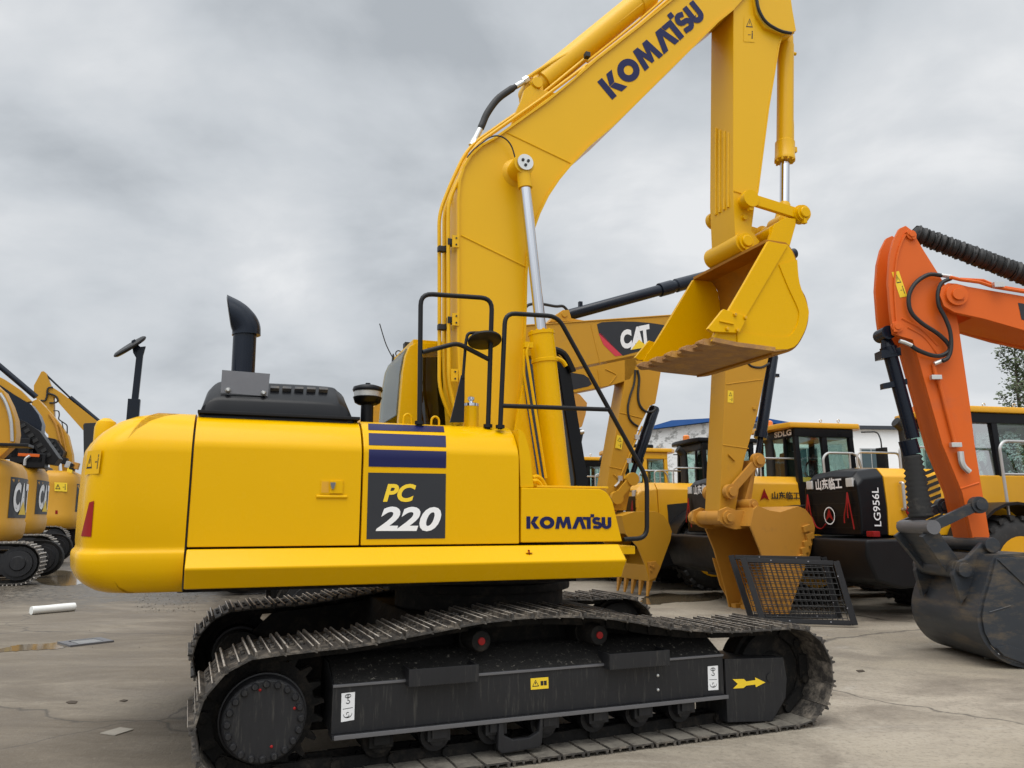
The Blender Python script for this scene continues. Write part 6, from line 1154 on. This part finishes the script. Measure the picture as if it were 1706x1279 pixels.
# gravel and crumbs swept against the left track
mb = MB(); rg = random.Random(9)
for k in range(1100):
    if k < 700: p = ground(rg.uniform(225, 330), 975 + rg.random() ** 2 * 46); s = rg.uniform(.005, .02)
    else: p = Vector((rg.uniform(-9, 9), rg.uniform(5.5, 16), 0)); s = rg.uniform(.003, .009)
    mb.add([p + Vector((rg.uniform(-s, s), rg.uniform(-s, s), q)) for q in (0, 0, 0)] + [p + Vector((rg.uniform(-s, s) * .4, rg.uniform(-s, s) * .4, s * 1.1))], [(0, 1, 2), (0, 1, 3), (1, 2, 3), (2, 0, 3)])
tag(mb.build('gravel', mat('gravel_grey', (.17, .155, .13), .85, var=.4, vs=14)), kind='stuff')
# ================================================================ camera, light, sky
w = bpy.data.worlds.new('World'); sc.world = w; w.use_nodes = True; nt = w.node_tree; L = nt.links.new; nt.nodes.clear()
SUN_EL, SUN_AZ = math.radians(70), math.radians(197)   # azimuth measured clockwise from +Y: behind the camera, a little to the left
out = N(nt, 'ShaderNodeOutputWorld'); tc = N(nt, 'ShaderNodeTexCoord')
sep = N(nt, 'ShaderNodeSeparateXYZ'); L(tc.outputs['Generated'], sep.inputs[0])
mx = N(nt, 'ShaderNodeMath', operation='MAXIMUM'); L(sep.outputs['Z'], mx.inputs[0]); mx.inputs[1].default_value = 0.
ad = N(nt, 'ShaderNodeMath', operation='ADD'); L(mx.outputs[0], ad.inputs[0]); ad.inputs[1].default_value = .38
dv = N(nt, 'ShaderNodeVectorMath', operation='DIVIDE'); L(tc.outputs['Generated'], dv.inputs[0])
cb = N(nt, 'ShaderNodeCombineXYZ'); [L(ad.outputs[0], cb.inputs[i]) for i in range(3)]; L(cb.outputs[0], dv.inputs[1])
mp = N(nt, 'ShaderNodeMapping'); mp.inputs['Scale'].default_value = (1.0, 1.15, .0); mp.inputs['Location'].default_value = SKYLOC if 'SKYLOC' in globals() else (3.1, 1.7, 0); L(dv.outputs[0], mp.inputs[0])
n1 = N(nt, 'ShaderNodeTexNoise', Scale=2.1, Detail=8., Roughness=.52, Distortion=.2); L(mp.outputs[0], n1.inputs['Vector'])
n2 = N(nt, 'ShaderNodeTexNoise', Scale=.9, Detail=3., Roughness=.5); L(mp.outputs[0], n2.inputs['Vector'])
m1 = N(nt, 'ShaderNodeMath', operation='MULTIPLY_ADD'); L(n2.outputs['Fac'], m1.inputs[0]); m1.inputs[1].default_value = .7; L(n1.outputs['Fac'], m1.inputs[2])
cr = N(nt, 'ShaderNodeValToRGB'); L(m1.outputs[0], cr.inputs[0]); e = cr.color_ramp.elements
e[0].position = .66; e[0].color = (.47, .505, .54, 1); e[1].position = 1.02; e[1].color = (.88, .895, .91, 1)
k = e.new(.80); k.color = (.64, .675, .71, 1); k = e.new(.92); k.color = (.76, .785, .81, 1)
# brighter band low over the horizon, brighter overcast behind the camera
hz = N(nt, 'ShaderNodeMapRange'); L(sep.outputs['Z'], hz.inputs[0]); hz.inputs[1].default_value = .0; hz.inputs[2].default_value = .34; hz.inputs[3].default_value = .55; hz.inputs[4].default_value = 0.
mh = N(nt, 'ShaderNodeMix', data_type='RGBA'); L(hz.outputs[0], mh.inputs[0]); L(cr.outputs[0], mh.inputs[6]); mh.inputs[7].default_value = (.72, .75, .785, 1)
sv = N(nt, 'ShaderNodeVectorMath', operation='DOT_PRODUCT'); L(tc.outputs['Generated'], sv.inputs[0]); sv.inputs[1].default_value = (math.sin(SUN_AZ) * math.cos(SUN_EL), math.cos(SUN_AZ) * math.cos(SUN_EL), math.sin(SUN_EL))
gl = N(nt, 'ShaderNodeMapRange'); gl.interpolation_type = 'SMOOTHSTEP'; L(sv.outputs['Value'], gl.inputs[0]); gl.inputs[1].default_value = .35; gl.inputs[2].default_value = 1.; gl.inputs[3].default_value = 1.; gl.inputs[4].default_value = 3.3
ml = N(nt, 'ShaderNodeVectorMath', operation='SCALE'); L(mh.outputs[2], ml.inputs[0]); L(gl.outputs[0], ml.inputs['Scale'])
b1 = N(nt, 'ShaderNodeBackground', Strength=.97); L(ml.outputs[0], b1.inputs[0])
sk = N(nt, 'ShaderNodeTexSky', sky_type='NISHITA'); sk.sun_disc = False; sk.sun_elevation = SUN_EL; sk.sun_rotation = SUN_AZ; sk.dust_density = 4.
b2 = N(nt, 'ShaderNodeBackground', Strength=.05); L(sk.outputs[0], b2.inputs[0])
mxs = N(nt, 'ShaderNodeMixShader'); mxs.inputs[0].default_value = .12; L(b1.outputs[0], mxs.inputs[1]); L(b2.outputs[0], mxs.inputs[2]); L(mxs.outputs[0], out.inputs[0])
sl = bpy.data.lights.new('sun', 'SUN'); sl.energy = 1.5; sl.angle = math.radians(40); sl.color = (1, .96, .9)
so = bpy.data.objects.new('sun', sl); COL.objects.link(so)
dirv = Vector((math.sin(SUN_AZ) * math.cos(SUN_EL), math.cos(SUN_AZ) * math.cos(SUN_EL), math.sin(SUN_EL))); so.rotation_euler = dirv.to_track_quat('Z', 'Y').to_euler(); so.location = (0, -5, 15)
cd = bpy.data.cameras.new('camera'); cd.sensor_width = 36; cd.lens = FPX / 1706 * 36; cd.clip_end = 2000; cd.clip_start = .05
co = bpy.data.objects.new('camera', cd); COL.objects.link(co); co.location = (0, 0, CAMH); co.rotation_euler = (math.pi / 2 + PIT, 0, 0); sc.camera = co
sc.view_settings.view_transform = 'Standard'; sc.view_settings.look = 'None'; sc.view_settings.exposure = .08; sc.view_settings.gamma = 1
sc.cycles.max_bounces = 8; sc.cycles.transparent_max_bounces = 16
try: sc.cycles.use_denoising = True
except Exception: pass
